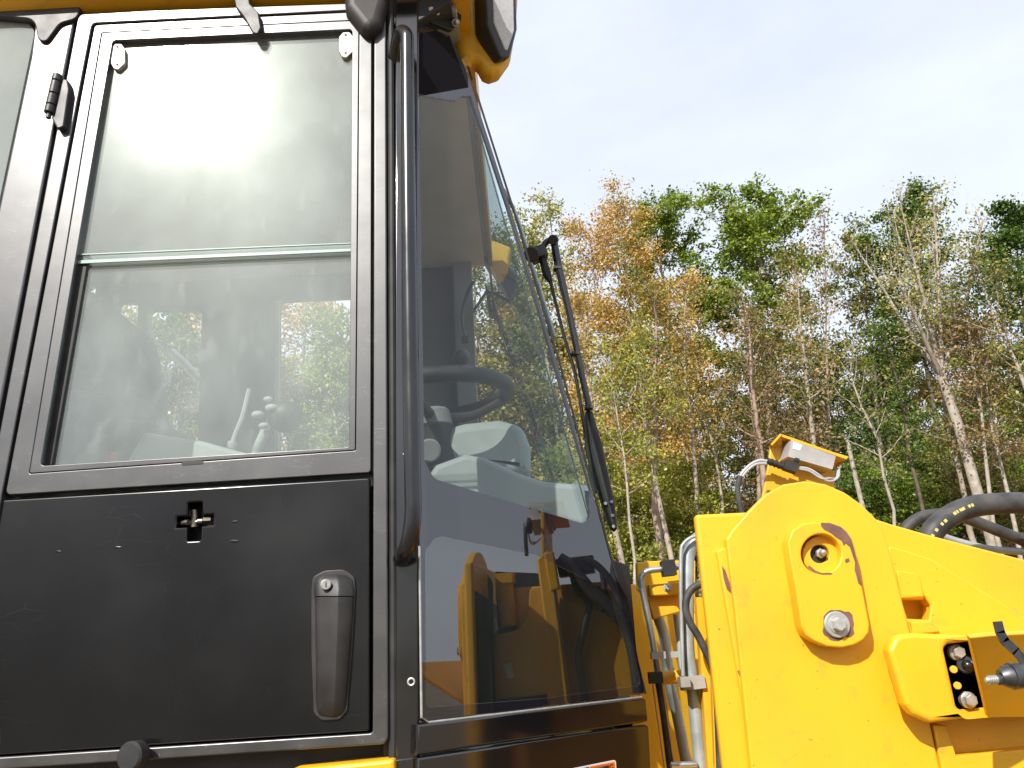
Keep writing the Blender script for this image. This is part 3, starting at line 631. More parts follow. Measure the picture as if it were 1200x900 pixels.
# lift arm to the right
arm = plate('lift_arm', FT, [(1020, 606), (1043, 613.5), (1090, 627), (1200, 655.5), (1330, 694), (1700, 830), (1980, 1000), (1980, 1250), (1500, 1100), (1360, 985), (1075, 985), (1020, 700)], 'yellow_paint', loader,
            holes=[[(1057, 702.5), (1082.5, 702.5), (1083, 698), (1090.5, 709, 2), (1088.5, 726, 1), (1064, 725)]], off=-.032, thick=.03, bevel=.004)
plate('arm_overlay', FT, [(1041, 639, 3), (1062, 645), (1094, 656, 12), (1200, 722), (1330, 800), (1700, 960), (1700, 1080), (1400, 985), (1080, 985), (1040, 690)], 'yellow_paint', arm,
      holes=[[(1056.5, 702), (1083, 702), (1083.4, 697.5), (1091, 709, 2), (1089, 726.5, 1), (1063.5, 725.5)]], off=-.0235, thick=.009, bevel=.0035, seg=3)
plate('arm_pocket', FT, [(1045, 690), (1100, 690), (1104, 740), (1050, 740)], 'yellow_paint', arm, off=-.075, thick=.02, bevel=.002)
plate('arm_tab', FT, [(1050, 668, 3), (1078, 672, 10), (1083, 700, 1), (1056, 701)], 'yellow_paint', arm, off=-.020, thick=.006, bevel=.0022)
plate('arm_lip', FT, [(1064, 727, 1), (1091, 728, 1), (1104, 741, 2), (1068, 744)], 'yellow_paint', arm, off=-.017, thick=.01, bevel=.003)
plate('arm_far', Fy(2.6), [(1000, 640), (1060, 632), (1260, 668), (1360, 985), (1000, 985)], 'yellow_paint', loader, off=0, thick=.05, bevel=.004)
plate('arm_ledge', FT, [(1095, 850, 2), (1110, 850, 2), (1121, 886), (1260, 872), (1290, 990), (1120, 990)], 'yellow_paint', arm, off=.004, thick=.03, bevel=.003)
# switch bracket on the arm
HOLE = [(1107, 760, 6), (1112, 754.5, 5), (1160, 749), (1178, 832), (1132, 836.5, 6), (1122, 828, 6), (1116, 800)]
br = plate('switch_bracket', FT, [(1041.5, 762, 10), (1050, 744, 12), (1070, 741.5), (1133, 744), (1280, 733), (1290, 826), (1158, 838), (1092, 847.5, 8), (1071, 838, 14), (1061, 826, 8)], 'yellow_paint', loader, holes=[HOLE], off=.055, thick=.03, bevel=.008, seg=4)
plate('bracket_box', FT, [(1050, 752), (1280, 742), (1288, 820), (1075, 838)], 'yellow_paint', br, holes=[[(1104, 751), (1182, 746), (1196, 836), (1118, 840)]], off=.024, thick=.04, bevel=.003)
plate('sensor_body', FT, [(1101, 750), (1190, 746), (1196, 832), (1114, 834)], 'black_print', br, off=.022, thick=.01, bevel=.002)
for x, y in ((1118, 764.5), (1131.5, 820)):
    c = FT.hit(x, y, .022); m = MB().cyl(c, c + FT.n * .012, .0125, 28); m.tube([c + FT.n * .011, c + FT.n * .019, c + FT.n * .021], [.0098, .0098, .008], 6, smooth=False); m.build('bracket_bolt', 'zinc', br)
for x, y in ((1117.5, 784.5), (1122, 803.5)): MB().cyl(FT.hit(x, y, .022), FT.hit(x, y, .04), .0058, 14).build('rivet_stud', 'yellow_paint', br)
m = MB(); m.cyl(FT.hit(1136, 782, .02), FT.hit(1131, 778, .04), .014, 18); m.sphere(FT.hit(1134, 780, .042), .009, 12, 8); m.build('sensor_plug', 'tube_black', br)
# sloping cover plate facing downwards, in its own shade
cn = Vector((.25, -.66, -.71)).normalized()
FV = Frame(FT.hit(1138, 747, .235), cn)
plate('switch_cover', FV, [(1137, 747.5, 1), (1160, 745), (1300, 738), (1320, 840), (1158.5, 841)], 'yellow_paint', br, off=0, thick=.008, bevel=.0015)
FS = Fy(1.10)
sw = MB()
sw.tube([FS.hit(1155, 797.3), FS.hit(1158, 797), FS.hit(1171, 796)], [.003, .0042, .0046], 12, smooth=False)
for i in range(5): sw.tube([FS.hit(1158 + i * 2.4, 797 - i * .2), FS.hit(1159 + i * 2.4, 797 - i * .2)], .0056, 12, smooth=False)
sw.build('switch_tip', 'zinc', br)
m = MB(); m.cyl(FS.hit(1168, 796.2), FS.hit(1177, 795.6), .0075, 18); m.tube([FS.hit(1172, 794), FS.hit(1178, 793.2), FS.hit(1184, 792.6), FS.hit(1184.5, 792.6), FS.hit(1192, 791.8), FS.hit(1193, 791.7), FS.hit(1230, 788)], [.0095, .0135, .0145, .0165, .0165, .015, .015], 24, smooth=False); 
pbsdf('steel_dark', (.16, .16, .165), .34, .9, col2=(.08, .08, .085), nscale=40, rough2=.5)
m.build('limit_switch', 'steel_dark', br)
m = MB()
st_ = [FS.hit(1169, 729, 0), FS.hit(1172, 741), FS.hit(1177, 751), FS.hit(1190, 763), FS.hit(1204, 779)]
for i in range(len(st_) - 1):
    a, b = st_[i], st_[i + 1]; d = (b - a); L = d.length / 2; d.normalize(); s = Vector((0, -1, 0)).cross(d)
    m.box((a + b) / 2, d, s, (0, 1, 0), L + .001, .006, .0012)
m.build('switch_lever', 'steel_dark', br)

# sensor box and hood on top of the tower
YS = 1.545
F5 = Fy(YS)
hb = plate('sensor_mount', F5, [(900, 546), (903, 523), (916, 515), (960, 545), (978, 552), (978, 620), (885, 620), (893, 583)], 'yellow_paint', loader, holes=[circ(901, 578, 3.2, 14)], off=-.03, thick=.01, bevel=.002)
o0 = F5.hit(917, 509); ux = (F5.hit(993, 535.5) - o0); hx = ux.length; ux.normalize(); dn = Vector((0, -1, 0)).cross(ux); dn = dn if dn.z < 0 else -dn
FH5 = Frame(o0, -dn, up=(0, 1, 0))
m = MB()
th = .005
m.prism([o0 + Vector((0, .0, 0)) - dn * 0, o0 + ux * hx, o0 + ux * hx + Vector((0, .09, 0)), o0 + Vector((0, .09, 0))], dn * th)
m.build('sensor_hood', 'yellow_paint', hb, smooth=False)
m = MB(); a, b, c_ = F5.hit(916.5, 509.5, .001), F5.hit(904.5, 522.5, -.01), F5.hit(915.5, 539, -.03)
m.prism([a, F5.hit(905, 522, .0), F5.hit(903, 524, -.03), F5.hit(915, 540, -.06), F5.hit(926, 516, -.06)], Vector((-.003, .0, .003))); m.build('hood_side', 'yellow_paint', hb, smooth=False)
m = MB(); m.prism([F5.hit(993.5, 536.5, .0), F5.hit(979, 549, -.05), F5.hit(979, 532, -.05)], Vector((.002, 0, .002))); m.build('hood_end', 'yellow_paint', hb, smooth=False)
gx = [F5.hit(927.5, 515.5, .006), F5.hit(979.5, 534.5, .006), F5.hit(975.5, 550, .006), F5.hit(923.5, 535, .006)]
m = MB(); m.prism(gx, Vector((-.009, .055, .0))); m.build('sensor_box', 'box_grey', hb, smooth=True, angle=20)
plate('box_label', F5, [(930, 518), (940, 521.5), (937.5, 528), (929, 525.5)], 'white_print', hb, off=.0068, thick=.0006, bevel=.0001)
m = MB(); m.tube([F5.hit(899, 540, .0), F5.hit(919, 547, .004)], .0066, 12, smooth=False); m.box(F5.hit(926, 547, .01), ux, dn, (0, 1, 0), .012, .0095, .01); m.cyl(F5.hit(931, 539.5, .006), F5.hit(936, 541, .006), .0065, 12)
for i in range(3): m.tube([F5.hit(903 + i * 5, 541.4 + i * 1.8, .002), F5.hit(904.5 + i * 5, 542 + i * 1.8, .002)], .0078, 12, smooth=False)
m.build('cable_plug', 'rubber', hb)
m = MB(); m.tube([F5.hit(900, 540.5), F5.hit(889, 540), F5.hit(879, 545), F5.hit(870, 554), F5.hit(866.5, 561)], .0032, 8)
m.tube([F5.hit(900, 543), F5.hit(886, 544), F5.hit(876, 551), F5.hit(868.5, 560)], .0028, 8); m.build('sensor_wire', 'wire_grey', hb)
m = MB(); m.tube([F5.hit(867.5, 558), F5.hit(864.5, 572), F5.hit(866, 586), F5.hit(869.5, 602)], .0052, 10); m.build('wire_sleeve', 'hose', hb)
m = MB(); m.tube([F5.hit(933, 547.5, .012), F5.hit(946, 549, .014), F5.hit(956, 554, .016), F5.hit(968, 563, .014), F5.hit(976, 563.5, .008), F5.hit(982.5, 558, 0), F5.hit(983, 549, -.02)], .0024, 8)
m.tube([F5.hit(933, 549, .012), F5.hit(948, 552, .014), F5.hit(962, 560.5, .016), F5.hit(972, 560.5, .012), F5.hit(980, 560, .0), F5.hit(982, 548, -.02)], .002, 8); m.build('sensor_wire', 'wire_grey', hb)

# big hoses over the arm
F6 = Fy(1.74)
big = [F6.hit(1082, 655), F6.hit(1089, 631), F6.hit(1099, 616), F6.hit(1118, 602), F6.hit(1141, 593.5), F6.hit(1165, 590.5), F6.hit(1200, 590), F6.hit(1250, 600), F6.hit(1350, 645), F6.hit(1470, 740)]
hh = MB().tube(big, .0235, 18, k=8).build('hydraulic_hose', 'hose', loader, label='thick hydraulic hose with faded yellow print arching over the lift arm')
rnd = random.Random(3)
for i, (x, y, a) in enumerate(((1093, 626, 58), (1097.5, 619.5, 52), (1104, 612.5, 46), (1108, 608.8, 40), (1119, 600, 34), (1122, 598, 32), (1125.5, 596.2, 30), (1128.5, 594.8, 26), (1136, 591.6, 20), (1139.5, 590.4, 18))):
    c = Fy(1.74 - .0228).hit(x, y + 1.5); t = Vector((math.cos(rad(a)), 0, math.sin(rad(a)))); s = Vector((-t.z, 0, t.x))
    MB().box(c, t, s, (0, 1, 0), rnd.uniform(.002, .0045), .0032, .0006).build('hose_print', 'print_yellow', hh)
F7 = Fy(1.86)
MB().tube([F7.hit(1050, 640), F7.hit(1061, 620), F7.hit(1078, 607), F7.hit(1100, 602.5), F7.hit(1125, 605), F7.hit(1150, 614), F7.hit(1175, 624), F7.hit(1215, 640), F7.hit(1330, 690), F7.hit(1440, 760)], .0135, 14).build('hydraulic_hose', 'hose', loader, label='thinner black hose crossing behind the thick one')
MB().tube([F7.hit(1090, 622), F7.hit(1112, 631), F7.hit(1140, 639), F7.hit(1170, 644.5), F7.hit(1230, 648)], .008, 12).build('hydraulic_hose', 'grey_tube', loader, label='grey pipe lying along the top of the lift arm')

# pipes between cab and tower
F8 = Fy(2.02)
def tubep(name, pts, r, mat, fr=F8, label=None, par=loader): return MB().tube([fr.hit(*p) for p in pts], r, 14).build(name, mat, par, label=label)
p2 = tubep('steel_pipe', [(828, 625), (815, 633), (808.5, 645), (806, 660), (805.8, 700), (806.3, 760), (811, 795), (816, 845), (822, 905), (828, 960)], .0155, 'grey_tube', label='thick pale grey pipe running down beside the yellow tower')
tubep('steel_pipe', [(822, 627), (809, 630.5), (800.5, 638), (798, 648), (797.8, 690), (799, 740), (800.5, 792)], .0045, 'grey_tube', Fy(1.99), label='thin grey pipe beside the thick pale one')
p1 = tubep('steel_pipe', [(812, 664), (793, 664.5), (775, 667), (762, 668.5), (754.5, 672.5), (751.5, 682), (757.5, 714), (764, 745), (769, 775), (773, 800)], .0082, 'steel_tube', Fy(2.08), label='bright bent steel pipe nearest the cab')
tubep('hydraulic_hose', [(772, 798), (778, 835), (785, 890), (792, 950)], .0098, 'hose', Fy(2.08), label='black hose running down from the bright bent pipe')
tubep('hydraulic_hose', [(832, 682), (822, 684), (811, 690), (804.8, 701), (804, 716), (810, 732), (818, 745), (831, 772), (837, 790), (840, 815), (842, 850), (845, 930)], .0085, 'hose', Fy(1.86), label='slim black hose looping from the yellow tower')
tubep('steel_pipe', [(765, 802), (772, 850), (779, 900), (784, 940)], .002, 'brass', Fy(2.04), label='very thin line beside the black hose')
tubep('steel_pipe', [(776, 800), (783, 850), (790, 895), (796, 930)], .002, 'brass', Fy(2.04), label='very thin line right of the black hose')
tubep('steel_pipe', [(770, 720), (778, 745), (782, 775), (785, 800), (794, 840), (804, 892)], .014, 'grey_tube', Fy(2.22), label='dull grey pipe behind, in the shade')
tubep('steel_pipe', [(792, 720), (797, 760), (800, 800)], .008, 'grey_tube', Fy(2.22), label='short grey pipe behind, in the shade')
m = MB(); m.box(Fy(1.99).hit(811, 800), (1, 0, .06), (-.06, 0, 1), (0, 1, 0), .027, .014, .02); m.box(Fy(1.97).hit(801.5, 799), (1, 0, 0), (0, 0, 1), (0, 1, 0), .011, .011, .02); m.build('pipe_clamp', 'box_grey', p2)
m = MB(); m.cyl(Fy(2.0).hit(786, 897), Fy(2.0).hit(817, 896), .0075, 14); m.build('cross_pipe', 'steel_tube', loader)
MB().box(Fy(2.04).hit(771, 768), (1, 0, 0), (0, 0, 1), (0, 1, 0), .017, .008, .012).build('pipe_clamp', 'box_grey', p1)
m = MB(); m.box(Fy(2.04).hit(790, 767), (1, 0, 0), (0, 0, 1), (0, 1, 0), .01, .007, .012); m.build('pipe_clamp', 'box_grey', p1)
m = MB(); m.box(Fy(2.04).hit(768, 794), (1, 0, 0), (0, 0, 1), (0, 1, 0), .016, .013, .014); m.build('pipe_clamp', 'rubber', p1)
m = MB(); m.tube([Fy(2.1).hit(776, 795), Fy(2.1).hit(800, 792)], .016, 14, smooth=False); m.build('hitch_link', 'yellow_paint', loader)
G = plate('pipe_bracket', Fy(2.14), [(746, 659, 1), (780, 656.5), (797, 657, 1), (815, 657), (815, 718), (797, 717, 1), (766, 726, 1), (758, 700), (747, 690)], 'yellow_paint', loader, off=0, thick=.03, bevel=.003)
plate('bracket_step', Fy(2.14), [(760, 685, 1), (798, 682, 1), (798, 697, 1), (762, 698.5, 1)], 'yellow_paint', G, off=.03, thick=.03, bevel=.003)
m = MB(); m.hexbolt(Fy(2.14).hit(782, 688.5, .03), (0, -1, 0), .008, .012); m.build('bracket_bolt', 'zinc', G)
m = MB(); m.box(Fy(2.07).hit(783, 666), (1, 0, .06), (-.06, 0, 1), (0, 1, 0), .0165, .019, .02); m.build('pipe_clamp', 'rubber', G)
plate('hitch_plate', Fy(2.45), [(700, 690), (744, 684), (760, 700), (870, 700), (880, 1000), (690, 1000)], 'yellow_paint', loader, off=0, thick=.06, bevel=.004)
m = MB()
for (x0, x1) in ((845, 850),): m.prism([Fy(1.98).hit(816, 700), Fy(1.98).hit(824, 700), Fy(1.98).hit(850, 990), Fy(1.98).hit(836, 990)], (0, .03, 0))
m.build('tower_rib', 'yellow_paint', loader)
plate('tower_web', Frame((.47, 1.7, 0), (-1, 0, .0)), [(-.42, 1.6), (.2, 1.6), (.2, 2.36), (-.42, 2.36)], 'yellow_paint', loader, px=False, off=0, thick=.02, bevel=.003)
m = MB(); m.prism([Fy(1.9).hit(829, 660), Fy(1.9).hit(836, 660), Fy(1.9).hit(848, 900), Fy(1.9).hit(838, 900)], (0, .02, 0)); m.build('tower_rib', 'yellow_paint', loader)
# step edge under the door
plate('step_fender', Fy(1.43), [(340, 902, 3), (462, 889.5, 4), (466, 990), (340, 990)], 'yellow_paint', loader, off=0, thick=.1, bevel=.006)

# ---- what stands behind the tower and mirrors in the corner window
def RF(px, py, X):
    """where the sight line through (px,py), mirrored in the corner window, meets the plane x = X"""
    p = FC.hit(px, py); d = p - CP; r = d - FC.n * (2 * d.dot(FC.n)); t = (X - p.x) / r.x
    q = p + r * t; return (max(q.y, YT + .056), q.z)
class XF(Frame):
    pass
def xplate(name, pts, X, thick, mat, parent, holes=(), bevel=.003, label=None):
    fr = Frame((X, 0, 0), (-1, 0, 0))                               # u runs along -y
    cv = lambda l: [(-RF(p[0], p[1], X)[0], RF(p[0], p[1], X)[1], *(p[2:] and (p[2] * .0016,))) for p in l]
    return plate(name, fr, cv(pts), mat, parent, holes=[cv(h) for h in holes], px=False, off=0, thick=thick, bevel=bevel, label=label)
def rpt(px, py, X): y, z = RF(px, py, X); return Vector((X, y, z))
rear = xplate('rear_flange', [(628, 655), (643, 644), (668, 826), (652, 828)], .40, .05, 'yellow_paint', loader, bevel=.006)
xplate('rear_flange', [(637, 648), (648, 646), (656, 690), (645, 692)], .392, .02, 'yellow_paint', loader, bevel=.004)
rp = xplate('rear_plate', [(577, 744), (592, 742, 8), (608, 738, 12), (618, 724, 12), (621, 690, 3), (634, 688), (660, 835), (577, 838)], .43, .02, 'yellow_paint', loader)
xplate('cavity_blackout', [(548, 672), (640, 672), (650, 740), (560, 760)], .50, .01, 'rubber', loader)  # black sheet standing in for the shade inside the cavity
xplate('gap_blackout', [(555, 674), (577, 682), (579, 838), (562, 840)], .405, .01, 'rubber', loader)  # black strip put in for the darkness of the mirrored gap
m = MB(); m.cyl(rpt(591, 678, .455), rpt(596, 734, .455), .022, 20); m.box(rpt(592, 678, .45), (0, 1, 0), (0, 0, 1), (1, 0, 0), .022, .012, .02); m.build('pin_tube', 'yellow_paint', loader)
xplate('rear_label', [(569, 727), (582, 724), (584, 738), (572, 743)], .412, .001, 'white_print', rear)
xplate('rear_label', [(589, 779), (599, 776), (603, 794), (596, 796)], .428, .001, 'white_print', rp)
xplate('far_plate', [(655, 700), (700, 716), (740, 722), (760, 716), (775, 840), (660, 835)], .46, .02, 'yellow_paint', loader)
xplate('hose_block', [(650, 655), (694, 650), (696, 670), (655, 676)], .45, .05, 'plastic', loader, bevel=.006)
def rhose(pts, X, r, lab): return MB().tube([rpt(x, y, X) for x, y in pts], r, 14).build('hydraulic_hose', 'hose', loader, label=lab)
rhose([(655, 655), (668, 664), (690, 690), (715, 712), (734, 735), (744, 770), (750, 812)], .43, .017, 'thick hose behind the tower, mirrored in the corner window')
rhose([(685, 655), (700, 663), (715, 680), (728, 705), (740, 718)], .44, .009, 'thin hose behind the tower, mirrored in the corner window')
rhose([(706, 670), (708, 690), (704, 716)], .445, .008, 'short hose behind the tower, mirrored in the corner window')
rhose([(668, 660), (676, 690), (690, 708), (684, 740), (678, 770), (684, 810), (688, 830)], .435, .009, 'drooping hose behind the tower, mirrored in the corner window')
xplate('rear_sill', [(556, 822), (600, 818), (640, 814), (640, 860), (556, 860)], .42, .02, 'rubber', loader)
# the bare frame below, so the machine stands on something
m = MB(); m.box((.95, 1.95, 1.15), (1, 0, 0), (0, 1, 0), (0, 0, 1), .5, .5, .35); m.box((-.5, 2.15, 1.3), (1, 0, 0), (0, 1, 0), (0, 0, 1), 1.1, .5, .4); m.build('chassis', 'yellow_paint', loader, smooth=False)
for x in (-1.3, 1.5):
    for y in (1.45, 2.85):
        m = MB(); m.torus((x, y, .72), (0, 1, 0), .48, .24, 40, 14); m.build('tyre', 'rubber', loader)
# ------------------------------------------------------------------ the wood behind
def leaf_mat(name, cols, trans=.30):
    m = bpy.data.materials.new(name); m.use_nodes = True; nt = m.node_tree; nt.nodes.clear()
    out = nt.nodes.new('ShaderNodeOutputMaterial'); geo = nt.nodes.new('ShaderNodeNewGeometry')
    ri = nt.nodes.new('ShaderNodeObjectInfo')
    rp_ = nt.nodes.new('ShaderNodeValToRGB'); rp_.color_ramp.interpolation = 'LINEAR'
    el = rp_.color_ramp.elements
    while len(el) < len(cols): el.new(.5)
    for i, c in enumerate(cols): el[i].position = i / (len(cols) - 1); el[i].color = (*c, 1)
    nz = node(nt, 'ShaderNodeTexNoise', Scale=.55, Detail=2); nt.links.new(geo.outputs['Position'], nz.inputs['Vector'])
    mr = nt.nodes.new('ShaderNodeMapRange')
    for i, v in zip(range(1, 5), (.3, .7, -.35, .35)): mr.inputs[i].default_value = v
    nt.links.new(nz.outputs['Fac'], mr.inputs[0])
    ad = nt.nodes.new('ShaderNodeMath'); ad.operation = 'ADD'; ad.use_clamp = True
    nt.links.new(geo.outputs['Random Per Island'], ad.inputs[0]); nt.links.new(mr.outputs[0], ad.inputs[1])
    nt.links.new(ad.outputs[0], rp_.inputs['Fac'])
    d = nt.nodes.new('ShaderNodeBsdfDiffuse'); t = nt.nodes.new('ShaderNodeBsdfTranslucent'); mx = nt.nodes.new('ShaderNodeMixShader')
    mx.inputs[0].default_value = trans
    nt.links.new(rp_.outputs[0], d.inputs[0]); nt.links.new(rp_.outputs[0], t.inputs[0])
    nt.links.new(d.outputs[0], mx.inputs[1]); nt.links.new(t.outputs[0], mx.inputs[2])
    gl = node(nt, 'ShaderNodeBsdfGlossy', Roughness=.38); m2 = nt.nodes.new('ShaderNodeMixShader'); m2.inputs[0].default_value = .025
    nt.links.new(mx.outputs[0], m2.inputs[1]); nt.links.new(gl.outputs[0], m2.inputs[2])
    nt.links.new(m2.outputs[0], out.inputs['Surface']); MATS[name] = m
leaf_mat('leaf_green', [(.10, .17, .018), (.20, .28, .03), (.33, .39, .05)])
leaf_mat('leaf_dark', [(.04, .085, .014), (.08, .15, .02), (.16, .23, .035)])
leaf_mat('leaf_yellow', [(.17, .21, .03), (.32, .34, .05), (.50, .45, .09)])
leaf_mat('leaf_orange', [(.36, .27, .06), (.58, .37, .09), (.68, .44, .15)])
leaf_mat('leaf_olive', [(.10, .13, .025), (.20, .21, .04), (.36, .28, .07)])
leaf_mat('leaf_red', [(.15, .14, .045), (.28, .19, .07), (.36, .21, .10)])
leaf_mat('leaf_pink', [(.34, .25, .10), (.52, .36, .18), (.58, .44, .25)])
leaf_mat('leaf_pale', [(.22, .26, .06), (.42, .40, .11), (.54, .44, .16)])
pbsdf('bark_pale', (.43, .36, .28), .85, col2=(.27, .22, .17), nscale=5, bump=.5, bscale=18)
pbsdf('bark_pink', (.40, .29, .22), .85, col2=(.24, .17, .13), nscale=5, bump=.5, bscale=18)
pbsdf('bark_brown', (.17, .13, .10), .9, col2=(.09, .07, .055), nscale=6, bump=.5, bscale=18)
pbsdf('bark_white', (.46, .40, .33), .8, col2=(.30, .26, .21), nscale=7, bump=.4, bscale=20)

def gz(y): return 0 if y < 20 else (y - 20) * .09 if y < 60 else 3.6 + (y - 60) * .01
def np_tube(V, Fc, pts, rr, seg):
    n = len(pts); o = len(V)
    for i in range(n):
        t = pts[min(i + 1, n - 1)] - pts[max(i - 1, 0)]; t = t / (np.linalg.norm(t) + 1e-9)
        a = np.array([0, 0, 1.]) if abs(t[2]) < .8 else np.array([1., 0, 0])
        u = np.cross(t, a); u /= np.linalg.norm(u); w = np.cross(t, u)
        for j in range(seg):
            q = 2 * math.pi * j / seg; V.append(pts[i] + (u * math.cos(q) + w * math.sin(q)) * rr[i])
    for i in range(n - 1):
        for j in range(seg):
            k = (j + 1) % seg; Fc.append((o + i * seg + j, o + i * seg + k, o + (i + 1) * seg + k, o + (i + 1) * seg + j))
def stem_curve(rng, p0, p1, n, wob):
    t = np.linspace(0, 1, n)[:, None]; p = p0 + (p1 - p0) * t
    w = np.cumsum(rng.normal(0, wob, (n, 3)), 0); w[:, 2] *= .2; w -= w[0]; w -= t * w[-1]
    return p + w
def gen_tree(seed, H, r0, lean=(0, 0), lo=.55, spread=2.4, nl=16, leaves=5000, lsize=.17, clump=.55, sub=4, stems=None, flat=.6, up=(.45, 1.1), wob=.10, bare=.0, tip=1.0):
    """trunk and limbs, then leaves gathered in clumps round the twigs; returns (trunk mesh, crown mesh)"""
    rng = np.random.default_rng(seed); V, Fc, cl = [], [], []
    top = np.array([lean[0], lean[1], H]); z0 = np.array([0, 0, -.3])
    if stems:
        fk = np.array([lean[0] * stems['at'], lean[1] * stems['at'], H * stems['at']])
        tr = stem_curve(rng, z0, fk, 7, wob * .6); np_tube(V, Fc, tr, np.linspace(r0, r0 * .8, 7), 8)
        axes = []
        for (dx, dy, h) in stems['tips']:
            e = np.array([dx, dy, h]); mid = fk + (e - fk) * .45 + np.array([dx - fk[0], dy - fk[1], 0]) * .08
            t = np.linspace(0, 1, 9)[:, None]; p = (1 - t) ** 2 * fk + 2 * t * (1 - t) * mid + t * t * e
            p = p + np.cumsum(rng.normal(0, wob * .35, (9, 3)), 0) * np.array([1, 1, .2]) * t
            r = r0 * .5 * np.linspace(1, .1, 9); np_tube(V, Fc, p, r, 6); axes.append((p, r, 0.12))
    else:
        p = stem_curve(rng, z0, top, 12, wob); t = np.linspace(0, 1, 12); r = r0 * (1 - .9 * t) + .008
        np_tube(V, Fc, p, r, 8); axes = [(p, r, lo)]
    nla = max(2, nl // len(axes)); ga = rng.uniform(0, 6)
    for p, r, lo_ in axes:
        for i in range(nla):
            tt = lo_ + (.98 - lo_) * (i + rng.uniform(.1, .9)) / nla; k = tt * (len(p) - 1); a = int(k); f = k - a
            s = p[a] * (1 - f) + p[min(a + 1, len(p) - 1)] * f; rs = r[a] * (1 - f) + r[min(a + 1, len(p) - 1)] * f
            q = (tt - lo_) / (1 - lo_); ga += 2.4 + rng.uniform(-.5, .5)
            L = spread * (.35 + .65 * math.sin(math.pi * min(1, q * .8 + .15))) * rng.uniform(.65, 1.2) * (1 if not stems else .55)
            el = up[0] + (up[1] - up[0]) * q + rng.uniform(-.2, .2)
            d = np.array([math.cos(ga) * math.cos(el), math.sin(ga) * math.cos(el), math.sin(el)])
            b = np.linspace(0, 1, 5)[:, None]; lp = s + d * L * b + np.array([0, 0, .18 * L]) * b * b + np.cumsum(rng.normal(0, .05 * L, (5, 3)), 0) * b
            rl = max(.012, rs * .45); np_tube(V, Fc, lp, np.linspace(rl, .008, 5), 5)
            cl.append(lp[-1])
            for _ in range(sub):
                u = rng.uniform(.3, 1); k = u * 4; a = int(min(k, 3)); s2 = lp[a] + (lp[a + 1] - lp[a]) * (k - a)
                d2 = d + rng.normal(0, .75, 3); d2 /= np.linalg.norm(d2); d2[2] = abs(d2[2]) * .8 + .1; L2 = L * rng.uniform(.25, .55)
                b = np.linspace(0, 1, 3)[:, None]; sp = s2 + d2 * L2 * b; np_tube(V, Fc, sp, [rl * .4, rl * .25, .006], 3)
                cl.append(sp[-1]); cl.append(sp[1])
    cl = np.array(cl)
    if bare: cl = cl[rng.random(len(cl)) > bare]
    me = bpy.data.meshes.new('trunk'); me.from_pydata([tuple(map(float, v)) for v in V], [], Fc)
    me.polygons.foreach_set('use_smooth', np.ones(len(me.polygons), bool))
    w = rng.uniform(.3, 1.6, len(cl)); w /= w.sum(); idx = rng.choice(len(cl), leaves, p=w)
    sg = clump * rng.uniform(.6, 1.3, len(cl))
    c = cl[idx] + rng.normal(0, 1, (leaves, 3)) * sg[idx][:, None] * np.array([1, 1, flat]) * .62
    return me, leaf_mesh(rng, c, lsize)
def leaf_mesh(rng, c, lsize):
    n = len(c)
    no = rng.normal(0, 1, (n, 3)) * .8 + np.array([-.15, -.3, .7]); no /= np.linalg.norm(no, axis=1)[:, None]
    t = np.cross(no, rng.normal(0, 1, (n, 3))); t /= np.linalg.norm(t, axis=1)[:, None] + 1e-9; b = np.cross(no, t)
    s = (lsize * rng.uniform(.55, 1.3, n))[:, None]
    q = np.stack([c - t * s * .5, c + b * s * .34 + t * s * .05, c + t * s * .55 - no * s * .12, c - b * s * .34 + t * s * .05], 1).reshape(-1, 3)
    me = bpy.data.meshes.new('crown'); me.vertices.add(4 * n); me.vertices.foreach_set('co', q.astype(np.float32).ravel())
    me.loops.add(4 * n); me.loops.foreach_set('vertex_index', np.arange(4 * n, dtype=np.int32))
    me.polygons.add(n); me.polygons.foreach_set('loop_start', np.arange(0, 4 * n, 4, dtype=np.int32))
    me.update(calc_edges=True); return me
def link_tree(name, meshes, bark, leaf, loc, label, cat='tree', group=None, rot=0., scl=1.):
    e = bpy.data.objects.new(name, None); COL.objects.link(e); e.location = loc; e.rotation_euler = (0, 0, rot); e.scale = (scl,) * 3
    e['label'] = label; e['category'] = cat
    if group: e['group'] = group
    for nm, me, mt in (('trunk', meshes[0], bark), ('crown', meshes[1], leaf)):
        if me is None or not len(me.polygons): continue
        if not me.materials: me.materials.append(MATS[mt])
        o = bpy.data.objects.new(nm, me); COL.objects.link(o); o.parent = e
    return e
def at_px(px, py, Y): return Fy(Y).hit(px, py)
def tree(name, ref, top, Y, label, bark, leaf, seed, r0=.16, cat='tree', group=None, **kw):
    """ref: picture column of the trunk near its foot (y = 640); top: where its tip stands; Y: how far away"""
    b = at_px(ref, 640, Y); tp = at_px(*top, Y); z = gz(Y); H = tp.z - z
    lx = tp.x - b.x; k = (b.z - z) / max(H, 1); bx = b.x - lx * k / (1 - k)
    ms = gen_tree(seed, H, r0, lean=(tp.x - bx, kw.pop('ly', 0)), **kw)
    return link_tree(name, ms, bark, leaf, (bx, Y, z), label, cat, group)

